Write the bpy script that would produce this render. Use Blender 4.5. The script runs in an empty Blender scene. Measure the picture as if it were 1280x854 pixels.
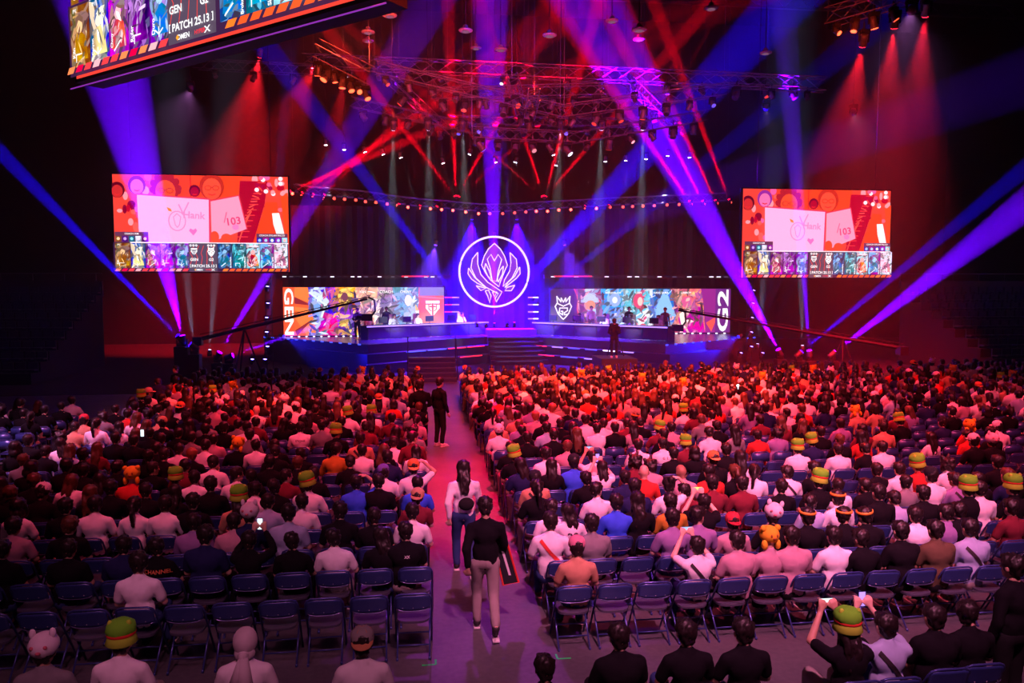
import bpy, bmesh, math, random
import numpy as np
from mathutils import Vector, Matrix, Euler
from mathutils.bvhtree import BVHTree

# ------------------------------------------------------------------ camera, world, exposure
SC = bpy.context.scene
COL = SC.collection
F, H = 960.0, 4.4                      # focal length in pixels of the 1280x854 frame, eye height in metres
YAW, PITCH = math.radians(7.1), math.radians(4.2)
cam_data = bpy.data.cameras.new('camera')
cam = bpy.data.objects.new('camera', cam_data)
COL.objects.link(cam)
SC.camera = cam
cam_data.sensor_width = 36
cam_data.lens = F / 1280 * 36
cam_data.clip_end = 400
cam.location = (0, 0, H)
cam.rotation_euler = (math.pi / 2 - PITCH, 0, -YAW)
SC.view_settings.view_transform = 'Standard'
SC.view_settings.look = 'None'
SC.view_settings.exposure = 0.0
SC.view_settings.gamma = 1.0
SC.view_settings.use_curve_mapping = False
world = bpy.data.worlds.new('world')
SC.world = world
world.use_nodes = True
world.node_tree.nodes['Background'].inputs[0].default_value = (.01, .004, .012, 1)
world.node_tree.nodes['Background'].inputs[1].default_value = 0.12
SC.cycles.volume_bounces = 0
SC.cycles.max_bounces = 4
SC.cycles.diffuse_bounces = 2
SC.cycles.sample_clamp_indirect = 0

CM = cam.rotation_euler.to_matrix()
EYE = Vector((0, 0, H))
def ray(px, py): return CM @ Vector(((px - 640) / F, (427 - py) / F, -1))
def atY(px, py, Y):
    d = ray(px, py); return EYE + d * (Y / d.y)
def atZ(px, py, z):
    d = ray(px, py); return EYE + d * ((z - H) / d.z)
def atD(px, py, dep): return EYE + ray(px, py) * dep
def proj(p):
    q = CM.transposed() @ (Vector(p) - EYE)
    return 640 + F * q.x / -q.z, 427 - F * q.y / -q.z, -q.z
RNG = random.Random(7)
PI = math.pi

def lamp(name, loc, aim, size_deg, color, energy, blend=.5, rad=.1, parent=None, scale=1):
    l = bpy.data.lights.new(name, 'SPOT')
    l.spot_size = math.radians(max(1.0, size_deg)); l.spot_blend = blend
    l.color = color; l.energy = energy; l.shadow_soft_size = rad
    o = bpy.data.objects.new(name, l); COL.objects.link(o)
    d = (Vector(aim) - Vector(loc)).normalized()
    o.rotation_euler = d.to_track_quat('-Z', 'Y').to_euler()
    if parent:
        o.parent = parent; o.location = Vector(loc) - Vector(parent.location)
    else:
        o.location = loc
    return o

RED, MAG, BLUE, WARM = (1, .01, .025), (1, .12, .35), (.012, .0, 1), (1, .30, .22)
# house washes: hung from the roof over the audience, in front of the hazed stage volume
WASH = [  # x, y, z, aim x, aim y, angle, colour, watts
    (4, 6, 17, 6, 18, 62, (1, .07, .14), 22000),
    (12, 6, 17, 13, 18, 56, (1, .07, .14), 15000),
    (-3, 8, 17, -4, 18, 50, (1, .07, .15), 10000),
    (3, 0, 14, 4.2, 11.5, 40, (1, .25, .50), 18000),
    (8.4, 0, 14, 7.2, 12.8, 29, (1, .25, .50), 8500),
    (-4, 0, 14, -2.2, 11.5, 28, (1, .25, .5), 2100),
    (6, 17, 15, 6.5, 27, 60, (1, .045, .022), 80000),
    (14, 17, 15, 14, 28, 50, (1, .03, .04), 13000),
    (-1, 17, 15, -2, 27, 52, (1, .04, .025), 52000),
    (2.2, 26, 16, 2.1, 16.5, 26, (1, .0, .07), 62000),
    (1.5, 22, 15, 2, 22, 18, (.22, .0, 1), 5000),
    (1.0, 22, 15, 1.4, 11, 20, (.55, .03, .8), 7500),
    (7, 24, 16, 8, 19, 56, (1, .03, .03), 42000),
    (0, 24, 16, -3, 20, 46, (1, .03, .05), 14000),
    (14, 24, 16, 16, 21, 46, (1, .02, .05), 9000),
    (-13, 12, 15, -9.8, 18, 32, (1, .32, .7), 20000),
    (0.5, -4, 14, -1.2, 6.6, 34, (1, .28, .5), 3000),
]
for i, (x, y, z, ax, ay, an, c, e) in enumerate(WASH):
    lamp('house_wash_light', (x, y, z), (ax, ay, 0), an, c, e, 1.0, .35)

# ------------------------------------------------------------------ materials
MATS = {}
def mat(name, color, rough=.75, metal=0.0, em=None, st=1.0, var=.12, scale=30.0, bump=.0, spec=.5):
    if name in MATS: return MATS[name]
    m = bpy.data.materials.new(name); m.use_nodes = True
    nt = m.node_tree; b = nt.nodes['Principled BSDF']
    b.inputs['Base Color'].default_value = (*color, 1)
    b.inputs['Roughness'].default_value = rough
    b.inputs['Metallic'].default_value = metal
    b.inputs['Specular IOR Level'].default_value = spec
    if em:
        b.inputs['Emission Color'].default_value = (*em, 1)
        b.inputs['Emission Strength'].default_value = st
    else:
        tc = nt.nodes.new('ShaderNodeTexCoord')
        nz = nt.nodes.new('ShaderNodeTexNoise'); nz.inputs['Scale'].default_value = scale
        nt.links.new(tc.outputs['Object'], nz.inputs['Vector'])
        mx = nt.nodes.new('ShaderNodeMix'); mx.data_type = 'RGBA'
        mx.inputs[6].default_value = (*[c * (1 - var) for c in color], 1)
        mx.inputs[7].default_value = (*[min(1, c * (1 + var)) for c in color], 1)
        nt.links.new(nz.outputs['Fac'], mx.inputs[0])
        nt.links.new(mx.outputs[2], b.inputs['Base Color'])
        if bump:
            bp = nt.nodes.new('ShaderNodeBump'); bp.inputs['Strength'].default_value = bump
            bp.inputs['Distance'].default_value = .01
            nt.links.new(nz.outputs['Fac'], bp.inputs['Height'])
            nt.links.new(bp.outputs['Normal'], b.inputs['Normal'])
    MATS[name] = m
    return m

def picture_material(name, splash):
    m = bpy.data.materials.new(name); m.use_nodes = True
    nt = m.node_tree; b = nt.nodes['Principled BSDF']
    b.inputs['Base Color'].default_value = (.01, .01, .01, 1); b.inputs['Roughness'].default_value = .5
    at = nt.nodes.new('ShaderNodeVertexColor'); at.layer_name = 'Col'
    src = at.outputs['Color']
    if splash:
        tc = nt.nodes.new('ShaderNodeTexCoord')
        nz = nt.nodes.new('ShaderNodeTexNoise'); nz.inputs['Scale'].default_value = splash
        nz.inputs['Detail'].default_value = 3; nz.inputs['Distortion'].default_value = 1.2
        nt.links.new(tc.outputs['Object'], nz.inputs['Vector'])
        hs = nt.nodes.new('ShaderNodeHueSaturation')
        mr = nt.nodes.new('ShaderNodeMapRange'); mr.inputs[1].default_value = .3; mr.inputs[2].default_value = .7
        mr.inputs[3].default_value = .44; mr.inputs[4].default_value = .56; hs.inputs['Saturation'].default_value = 1.45
        nt.links.new(nz.outputs['Fac'], mr.inputs[0]); nt.links.new(mr.outputs[0], hs.inputs['Hue'])
        sp = nt.nodes.new('ShaderNodeSeparateColor'); nt.links.new(nz.outputs['Color'], sp.inputs[0])
        m2 = nt.nodes.new('ShaderNodeMapRange'); m2.inputs[1].default_value = .35; m2.inputs[2].default_value = .65
        m2.inputs[3].default_value = .3; m2.inputs[4].default_value = 1.5
        nt.links.new(sp.outputs[0], m2.inputs[0]); nt.links.new(m2.outputs[0], hs.inputs['Value'])
        nt.links.new(src, hs.inputs['Color']); src = hs.outputs['Color']
    nt.links.new(src, b.inputs['Emission Color'])
    b.inputs['Emission Strength'].default_value = 1.3
    return m

M_BLACK = mat('matt_black_paint', (.010, .010, .012), .7, spec=.15)
M_DARKMETAL = mat('black_steel', (.03, .03, .034), .4, .6)
M_ALU = mat('truss_aluminium', (.17, .17, .18), .4, .6)
M_WALL = mat('dark_arena_wall', (.004, .0035, .005), .95, spec=.1)
M_DRAPE = mat('black_stage_drape', (.008, .007, .012), .95)
M_NAVY = mat('navy_chair_enamel', (.03, .05, .20), .3, .2)
M_NAVYTUBE = mat('navy_chair_tube', (.05, .07, .26), .3, .4)
M_PAD = mat('charcoal_seat_pad', (.05, .05, .08), .5)
M_RUBBER = mat('rubber', (.01, .01, .01), .8)

def floor_material():
    m = bpy.data.materials.new('painted_arena_floor'); m.use_nodes = True
    nt = m.node_tree; b = nt.nodes['Principled BSDF']
    tc = nt.nodes.new('ShaderNodeTexCoord')
    n1 = nt.nodes.new('ShaderNodeTexNoise'); n1.inputs['Scale'].default_value = .9; n1.inputs['Detail'].default_value = 8
    n2 = nt.nodes.new('ShaderNodeTexNoise'); n2.inputs['Scale'].default_value = 14; n2.inputs['Detail'].default_value = 6
    for n in (n1, n2): nt.links.new(tc.outputs['Object'], n.inputs['Vector'])
    r = nt.nodes.new('ShaderNodeValToRGB')
    r.color_ramp.elements[0].position = .35; r.color_ramp.elements[0].color = (.055, .052, .062, 1)
    r.color_ramp.elements[1].position = .68; r.color_ramp.elements[1].color = (.12, .115, .13, 1)
    mx = nt.nodes.new('ShaderNodeMix'); mx.data_type = 'FLOAT'; mx.inputs[0].default_value = .4
    nt.links.new(n1.outputs['Fac'], mx.inputs[2]); nt.links.new(n2.outputs['Fac'], mx.inputs[3])
    nt.links.new(mx.outputs[0], r.inputs['Fac']); nt.links.new(r.outputs['Color'], b.inputs['Base Color'])
    b.inputs['Roughness'].default_value = .42
    return m

# ------------------------------------------------------------------ mesh helpers
class MB:
    """collects simple shapes into one mesh"""
    def __init__(s): s.v, s.f, s.m = [], [], []
    def add(s, v, f, mi=0):
        n = len(s.v); s.v += [tuple(p) for p in v]; s.f += [tuple(i + n for i in q) for q in f]; s.m += [mi] * len(f)
    def box(s, a, b, mi=0, M=None):
        v = [Vector((x, y, z)) for x in (a[0], b[0]) for y in (a[1], b[1]) for z in (a[2], b[2])]
        if M: v = [M @ p for p in v]
        s.add(v, [(0, 1, 3, 2), (4, 6, 7, 5), (0, 4, 5, 1), (2, 3, 7, 6), (0, 2, 6, 4), (1, 5, 7, 3)], mi)
    def tube(s, pts, r, n=6, mi=0, close=True):
        pts = [Vector(p) for p in pts]; rr = r if isinstance(r, (list, tuple)) else [r] * len(pts)
        rings = []
        ref = None
        for i, p in enumerate(pts):
            d = (pts[min(i + 1, len(pts) - 1)] - pts[max(i - 1, 0)]).normalized()
            if ref is None or abs(ref.dot(d)) > .95:
                ref = Vector((0, 0, 1)) if abs(d.z) < .9 else Vector((1, 0, 0))
            a = d.cross(ref).normalized(); c = d.cross(a)
            rings.append([p + (a * math.cos(t) + c * math.sin(t)) * rr[i] for t in [2 * PI * k / n for k in range(n)]])
        v = [q for g in rings for q in g]; f = []
        for i in range(len(pts) - 1):
            for k in range(n):
                f.append((i * n + k, i * n + (k + 1) % n, (i + 1) * n + (k + 1) % n, (i + 1) * n + k))
        if close: f += [tuple(range(n - 1, -1, -1)), tuple((len(pts) - 1) * n + k for k in range(n))]
        s.add(v, f, mi)
    def lathe(s, prof, n=12, mi=0, M=None, cap=True):
        v = []; f = []
        for r, z in prof:
            for k in range(n): v.append(Vector((r * math.cos(2 * PI * k / n), r * math.sin(2 * PI * k / n), z)))
        for i in range(len(prof) - 1):
            for k in range(n): f.append((i * n + k, i * n + (k + 1) % n, (i + 1) * n + (k + 1) % n, (i + 1) * n + k))
        if cap: f += [tuple(range(n - 1, -1, -1)), tuple((len(prof) - 1) * n + k for k in range(n))]
        if M: v = [M @ p for p in v]
        s.add(v, f, mi)
    def ball(s, c, r, mi=0, seg=12, rings=8, M=None):
        if not isinstance(r, (tuple, list)): r = (r, r, r)
        c = Vector(c); v = [Vector((0, 0, -r[2]))]; f = []
        for i in range(1, rings):
            a = -PI / 2 + PI * i / rings
            for k in range(seg): v.append(Vector((r[0] * math.cos(a) * math.cos(2 * PI * k / seg), r[1] * math.cos(a) * math.sin(2 * PI * k / seg), r[2] * math.sin(a))))
        v.append(Vector((0, 0, r[2]))); L = len(v) - 1
        for k in range(seg):
            f.append((0, 1 + (k + 1) % seg, 1 + k)); f.append((L, L - seg + k, L - seg + (k + 1) % seg))
        for i in range(rings - 2):
            for k in range(seg): f.append((1 + i * seg + k, 1 + i * seg + (k + 1) % seg, 1 + (i + 1) * seg + (k + 1) % seg, 1 + (i + 1) * seg + k))
        if M: v = [M @ p for p in v]
        s.add([p + c for p in v], f, mi)
    def limb(s, p0, p1, r0, r1, mi=0, seg=10):
        s.ball(p0, r0, mi, seg, 6); s.ball(p1, r1, mi, seg, 6); s.tube([p0, p1], [r0 * .985, r1 * .985], seg, mi)
    def prism(s, poly, z0, z1, mi=0):
        n = len(poly)
        s.add([(x, y, z0) for x, y in poly] + [(x, y, z1) for x, y in poly],
              [tuple(range(n - 1, -1, -1)), tuple(range(n, 2 * n))] + [(i, (i + 1) % n, n + (i + 1) % n, n + i) for i in range(n)], mi)
    def mesh(s, name, mats=(), smooth=False):
        me = bpy.data.meshes.new(name); me.from_pydata(s.v, [], s.f)
        for m in mats: me.materials.append(m)
        if any(s.m): me.polygons.foreach_set('material_index', s.m)
        if smooth: me.polygons.foreach_set('use_smooth', [True] * len(me.polygons))
        me.update(); return me

def link(name, me, parent=None, loc=(0, 0, 0), rot=(0, 0, 0), mats=None):
    o = bpy.data.objects.new(name, me); COL.objects.link(o)
    o.location = loc; o.rotation_euler = rot
    if parent: o.parent = parent
    if mats:
        for i, m in enumerate(mats):
            if i < len(o.material_slots):
                o.material_slots[i].link = 'OBJECT'; o.material_slots[i].material = m
    return o
def tag(o, label=None, cat=None, group=None, kind=None):
    if label: o['label'] = label
    if cat: o['category'] = cat
    if group: o['group'] = group
    if kind: o['kind'] = kind
    return o
def empty(name, loc, label, cat, group=None, rz=0):
    o = bpy.data.objects.new(name, None); COL.objects.link(o); o.location = loc; o.rotation_euler = (0, 0, rz)
    o.empty_display_size = .1
    return tag(o, label, cat, group)
def build(mb, name, m, parent=None, smooth=False, **k):
    return link(name, mb.mesh(name, m if isinstance(m, (list, tuple)) else [m], smooth), parent, **k)

ONES = ['', 'first', 'second', 'third', 'fourth', 'fifth', 'sixth', 'seventh', 'eighth', 'ninth', 'tenth', 'eleventh', 'twelfth', 'thirteenth',
        'fourteenth', 'fifteenth', 'sixteenth', 'seventeenth', 'eighteenth', 'nineteenth']
def nth(n):
    if n < 20: return ONES[n]
    t = ['', '', 'twent', 'thirt', 'fort', 'fift'][n // 10]
    return t + 'ieth' if n % 10 == 0 else t + 'y-' + ONES[n % 10]

# ------------------------------------------------------------------ the setting
def struct(mb, name, m, smooth=False):
    return tag(build(mb, name, m, smooth=smooth), kind='structure')
b = MB(); b.box((-34, -8, -.3), (44, 62, 0)); struct(b, 'floor', floor_material())
b = MB(); b.box((-34, 32.5, 0), (-8.5, 60, .012)); b.box((-8.5, 35.5, 0), (44, 60, .012)); struct(b, 'trim_stage_shade_sheet', mat('black_shade_sheet', (.008, .008, .009), .95))  # added dark sheet that paints the unlit floor around the stage black
b = MB(); b.box((-34, 60, 0), (44, 60.5, 26)); struct(b, 'wall_back', M_WALL)
b = MB(); b.box((-34.5, -8, 0), (-34, 60, 26)); struct(b, 'wall_left', M_WALL)
b = MB(); b.box((44, -8, 0), (44.5, 60, 26)); struct(b, 'wall_right', M_WALL)
b = MB(); b.box((-34, -8, 25), (44, 60, 25.4)); struct(b, 'ceiling', M_WALL)
for y in range(18, 60, 7):
    b = MB()
    b.box((-34, y, 23.9), (44, y + .25, 24.05)); b.box((-34, y, 24.85), (44, y + .25, 25))
    for x in range(-34, 44, 2): b.tube([(x, y + .12, 24), (x + 1, y + .12, 24.9), (x + 2, y + .12, 24)], .04, 4)
    struct(b, 'trim_roof_beam', M_DARKMETAL)

# ------------------------------------------------------------------ haze in the air over the stage end of the hall
b = MB(); b.box((-33.9, 24.5, .02), (43.9, 59.9, 24.9))
hz = bpy.data.materials.new('stage_haze'); hz.use_nodes = True
nt = hz.node_tree; nt.nodes.remove(nt.nodes['Principled BSDF'])
vs = nt.nodes.new('ShaderNodeVolumeScatter')
vs.inputs['Density'].default_value = .0055; vs.inputs['Anisotropy'].default_value = .25
nt.links.new(vs.outputs[0], nt.nodes['Material Output'].inputs['Volume'])
tag(build(b, 'haze', hz), 'thin theatrical haze hanging in the air around the stage', 'haze', kind='stuff')

# ------------------------------------------------------------------ flat pictures on the LED screens
TXT = {}
def text_mesh(s):
    if s in TXT: return TXT[s]
    cu = bpy.data.curves.new('text', 'FONT'); cu.body = s; cu.resolution_u = 3; cu.offset = .022; cu.align_x = 'CENTER'; cu.align_y = 'CENTER'
    o = bpy.data.objects.new('text', cu)
    me = o.to_mesh(); v = [Vector(p.co) for p in me.vertices]; f = [tuple(p.vertices) for p in me.polygons]
    o.to_mesh_clear(); bpy.data.objects.remove(o); bpy.data.curves.remove(cu)
    w = max(p.x for p in v) - min(p.x for p in v); h = max(p.y for p in v) - min(p.y for p in v)
    cx = (max(p.x for p in v) + min(p.x for p in v)) / 2; cy = (max(p.y for p in v) + min(p.y for p in v)) / 2
    TXT[s] = ([((p.x - cx), (p.y - cy)) for p in v], f, w, h); return TXT[s]

class Canvas:
    """flat coloured shapes on a real panel; u, v run 0..1 over its width and height"""
    def __init__(s, O, U, V, gap=.004):
        s.O, s.U, s.V = Vector(O), Vector(U), Vector(V); s.W, s.Hh = s.U.length, s.V.length
        s.N = s.U.cross(s.V).normalized(); s.gap = gap; s.k = 0
        s.v, s.f, s.c, s.m = [], [], [], []
    def poly(s, pts, col, faces=None, mi=0, lift=True):
        if lift: s.k += 1
        pts = [(min(1, max(0, u)), min(1, max(0, v))) for u, v in pts]
        n = len(s.v); off = s.N * (s.gap + s.k * .0012)
        s.v += [s.O + s.U * u + s.V * v + off for u, v in pts]
        for q in (faces or [tuple(range(len(pts)))]):
            s.f.append(tuple(i + n for i in q)); s.c.append(col); s.m.append(mi)
    def rect(s, u0, v0, u1, v1, col, mi=0): s.poly([(u0, v0), (u1, v0), (u1, v1), (u0, v1)], col, mi=mi)
    def ell(s, u, v, ru, rv, col, mi=0, n=16, a0=0, a1=360):
        s.poly([(u + ru * math.cos(math.radians(a0 + (a1 - a0) * k / n)), v + rv * math.sin(math.radians(a0 + (a1 - a0) * k / n))) for k in range(n + (a1 - a0 < 360))], col, mi=mi)
    def line(s, pts, w, col, closed=False, mi=0):
        s.k += 1; P = [(u * s.W, v * s.Hh) for u, v in pts]
        if closed: P.append(P[0])
        for (x0, y0), (x1, y1) in zip(P, P[1:]):
            L = math.hypot(x1 - x0, y1 - y0) or 1; dx, dy = (x1 - x0) / L * w / 2, (y1 - y0) / L * w / 2
            q = [(x0 - dx + dy, y0 - dy - dx), (x1 + dx + dy, y1 + dy - dx), (x1 + dx - dy, y1 + dy + dx), (x0 - dx - dy, y0 - dy + dx)]
            s.poly([(x / s.W, y / s.Hh) for x, y in q], col, mi=mi, lift=False)
    def strokes(s, u0, v0, u1, v1, n, pal, seed, size=.12, mi=0):
        r = random.Random(seed)
        for _ in range(n):
            u, v = r.uniform(u0, u1), r.uniform(v0, v1); L, w, a = size * r.uniform(.3, 1.1), size * r.uniform(.06, .3), r.gauss(1.0, .8)
            p = min(pal, key=lambda q: abs(q[0] - u) + r.uniform(0, .05)); k = r.choice((.12, .25, .45, .7, .9, 1.4)); col = tuple(min(1.3, x * k + r.uniform(0, .05)) for x in p[1])
            P = []
            for x, y in ((-L, 0), (-L * .3, w), (L * .5, w * .8), (L, 0), (L * .4, -w), (-L * .4, -w * .7)):
                X, Y = u * s.W + (x * math.cos(a) - y * math.sin(a)) * s.Hh, v * s.Hh + (x * math.sin(a) + y * math.cos(a)) * s.Hh
                P.append((min(u1, max(u0, X / s.W)), min(v1, max(v0, Y / s.Hh))))
            s.poly(P, col, mi=mi, lift=_ % 8 == 0)
    def text(s, t, u, v, h, col, rot=0, maxw=None, stretch=1):
        P, fs, w, hh = text_mesh(t); k = h / hh
        if maxw: k = min(k, maxw / w / stretch)
        c, sn = math.cos(math.radians(rot)), math.sin(math.radians(rot))
        s.poly([(u + (x * stretch * c - y * sn) * k / s.W, v + (x * stretch * sn + y * c) * k / s.Hh) for x, y in P], col, faces=fs)
    def build(s, name, parent, mats):
        me = bpy.data.meshes.new(name)
        base = Vector(parent.location) if parent else Vector((0, 0, 0))
        me.from_pydata([tuple(p - base) for p in s.v], [], s.f)
        for m in mats: me.materials.append(m)
        me.polygons.foreach_set('material_index', s.m)
        ca = me.color_attributes.new('Col', 'FLOAT_COLOR', 'CORNER')
        buf = []
        for q, c in zip(s.f, s.c): buf += [*c, 1.0] * len(q)
        ca.data.foreach_set('color', buf)
        return link(name, me, parent)

M_PIC = picture_material('screen_picture', 0)
M_SPLASH = picture_material('screen_artwork', .9)
M_SPLASH_FINE = picture_material('screen_artwork_fine', 1.3)
PORTRAIT = [((.75, .38, .12), (.25, .12, .08), 'Kiin'), ((.85, .65, .45), (.12, .18, .45), 'Canyon'), ((.85, .30, .35), (.35, .08, .45), 'Chovy'),
            ((.35, .10, .50), (.10, .03, .20), 'Ruler'), ((.25, .45, .80), (.25, .10, .45), 'Duro'),
            ((.10, .35, .70), (.03, .08, .25), 'BrokenBlade'), ((.05, .50, .65), (.03, .14, .22), 'SkewMond'), ((.85, .25, .25), (.45, .75, .85), 'Caps'),
            ((.15, .45, .85), (.30, .08, .30), 'Hans Sama'), ((.90, .45, .60), (.75, .80, .95), 'Labrov')]
def portrait(c, u0, v0, u1, v1, A, B, name, right, seed, rich):
    r = random.Random(seed); w, h = u1 - u0, v1 - v0
    c.rect(u0, v0, u1, v1, B, mi=1)
    c.strokes(u0, v0, u1, v1, 34, [(u0, A), (u0 + w * .5, tuple((p + q) / 2 for p, q in zip(A, B))), (u1, B)], seed, .07, 0)
    # head and shoulders of the pictured fighter
    c.poly([(u0 + w * .12, v0 + h * .1), (u0 + w * .9, v0 + h * .1), (u0 + w * .78, v0 + h * .48), (u0 + w * .58, v0 + h * .56), (u0 + w * .36, v0 + h * .55), (u0 + w * .2, v0 + h * .42)], tuple(x * .7 for x in A), mi=1)
    c.ell(u0 + w * .48, v0 + h * .66, w * .17, h * .12, tuple(min(1, x * 1.1 + .15) for x in A))
    c.poly([(u0 + w * .28, v0 + h * .62), (u0 + w * .3, v0 + h * .8), (u0 + w * .5, v0 + h * .86), (u0 + w * .7, v0 + h * .78), (u0 + w * .66, v0 + h * .7), (u0 + w * .45, v0 + h * .76)], tuple(x * .8 for x in B))
    c.strokes(u0 + w * .15, v0 + h * .1, u1 - w * .15, v1 - h * .15, 14, [(u0, A), (u1, tuple(min(1, q + .3) for q in A))], seed + 50, .04, 0)
    W = (1, 1, 1)
    c.text(name, (u1 - w * .1) if right else (u0 + w * .16), v0 + h * .24, .028 * c.W * .42, W, 90, maxw=h * c.Hh * .44)
    x, y = u0 + w * (.42 if not right else .38), v0 + h * .13
    q = .012 * c.W
    if seed % 3 == 0: c.line([(x - .012, y - .012), (x - .012, y + .018), (x + .012, y + .018)], q * .25, W)
    elif seed % 3 == 1:
        c.line([(x, y - .014), (x, y + .02)], q * .25, W); c.line([(x - .014, y + .012), (x, y - .006), (x + .014, y + .012)], q * .25, W)
    else: c.line([(x - .012, y - .014), (x + .012, y + .018)], q * .3, W)

def gen_logo(c, u, v, s, W, D):
    k = c.W / c.Hh; P = lambda pts: [(u + x * s, v + y * s * k) for x, y in pts]
    c.poly(P([(-.5, .55), (.5, .55), (.5, 0), (0, -.6), (-.5, 0)]), W)
    c.line(P([(-.5, .3), (-.12, .3)]), s * c.W * .09, D); c.line(P([(.5, .3), (.12, .3)]), s * c.W * .09, D)
    c.line(P([(0, .3), (0, -.6)]), s * c.W * .12, D); c.line(P([(-.18, .12), (.18, .12)]), s * c.W * .1, D)
    c.line(P([(-.28, .3), (-.28, -.05), (-.12, -.2)]), s * c.W * .07, D); c.line(P([(.28, .3), (.28, -.05), (.12, -.2)]), s * c.W * .07, D)
def g2_logo(c, u, v, s, W, w):
    k = c.W / c.Hh; P = lambda pts: [(u + x * s, v + y * s * k) for x, y in pts]
    L = [(-.0, .38), (-.14, .62), (-.16, .40), (-.42, .72), (-.38, .34), (-.52, .1), (-.34, -.34), (-.12, -.6)]
    c.line(P(L), w, W); c.line(P([(-x, y) for x, y in L]), w, W); c.line(P([(-.12, -.6), (0, -.7), (.12, -.6)]), w, W)
    c.line(P([(-.36, .28), (0, .12), (.36, .28)]), w, W)
    c.line(P([(-.02, .0), (-.22, .0), (-.28, -.28), (-.04, -.42), (-.04, -.2), (-.14, -.2)]), w, W)
    c.line(P([(.06, .0), (.26, .0), (.26, -.16), (.06, -.3), (.08, -.42), (.26, -.4)]), w, W)

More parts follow.
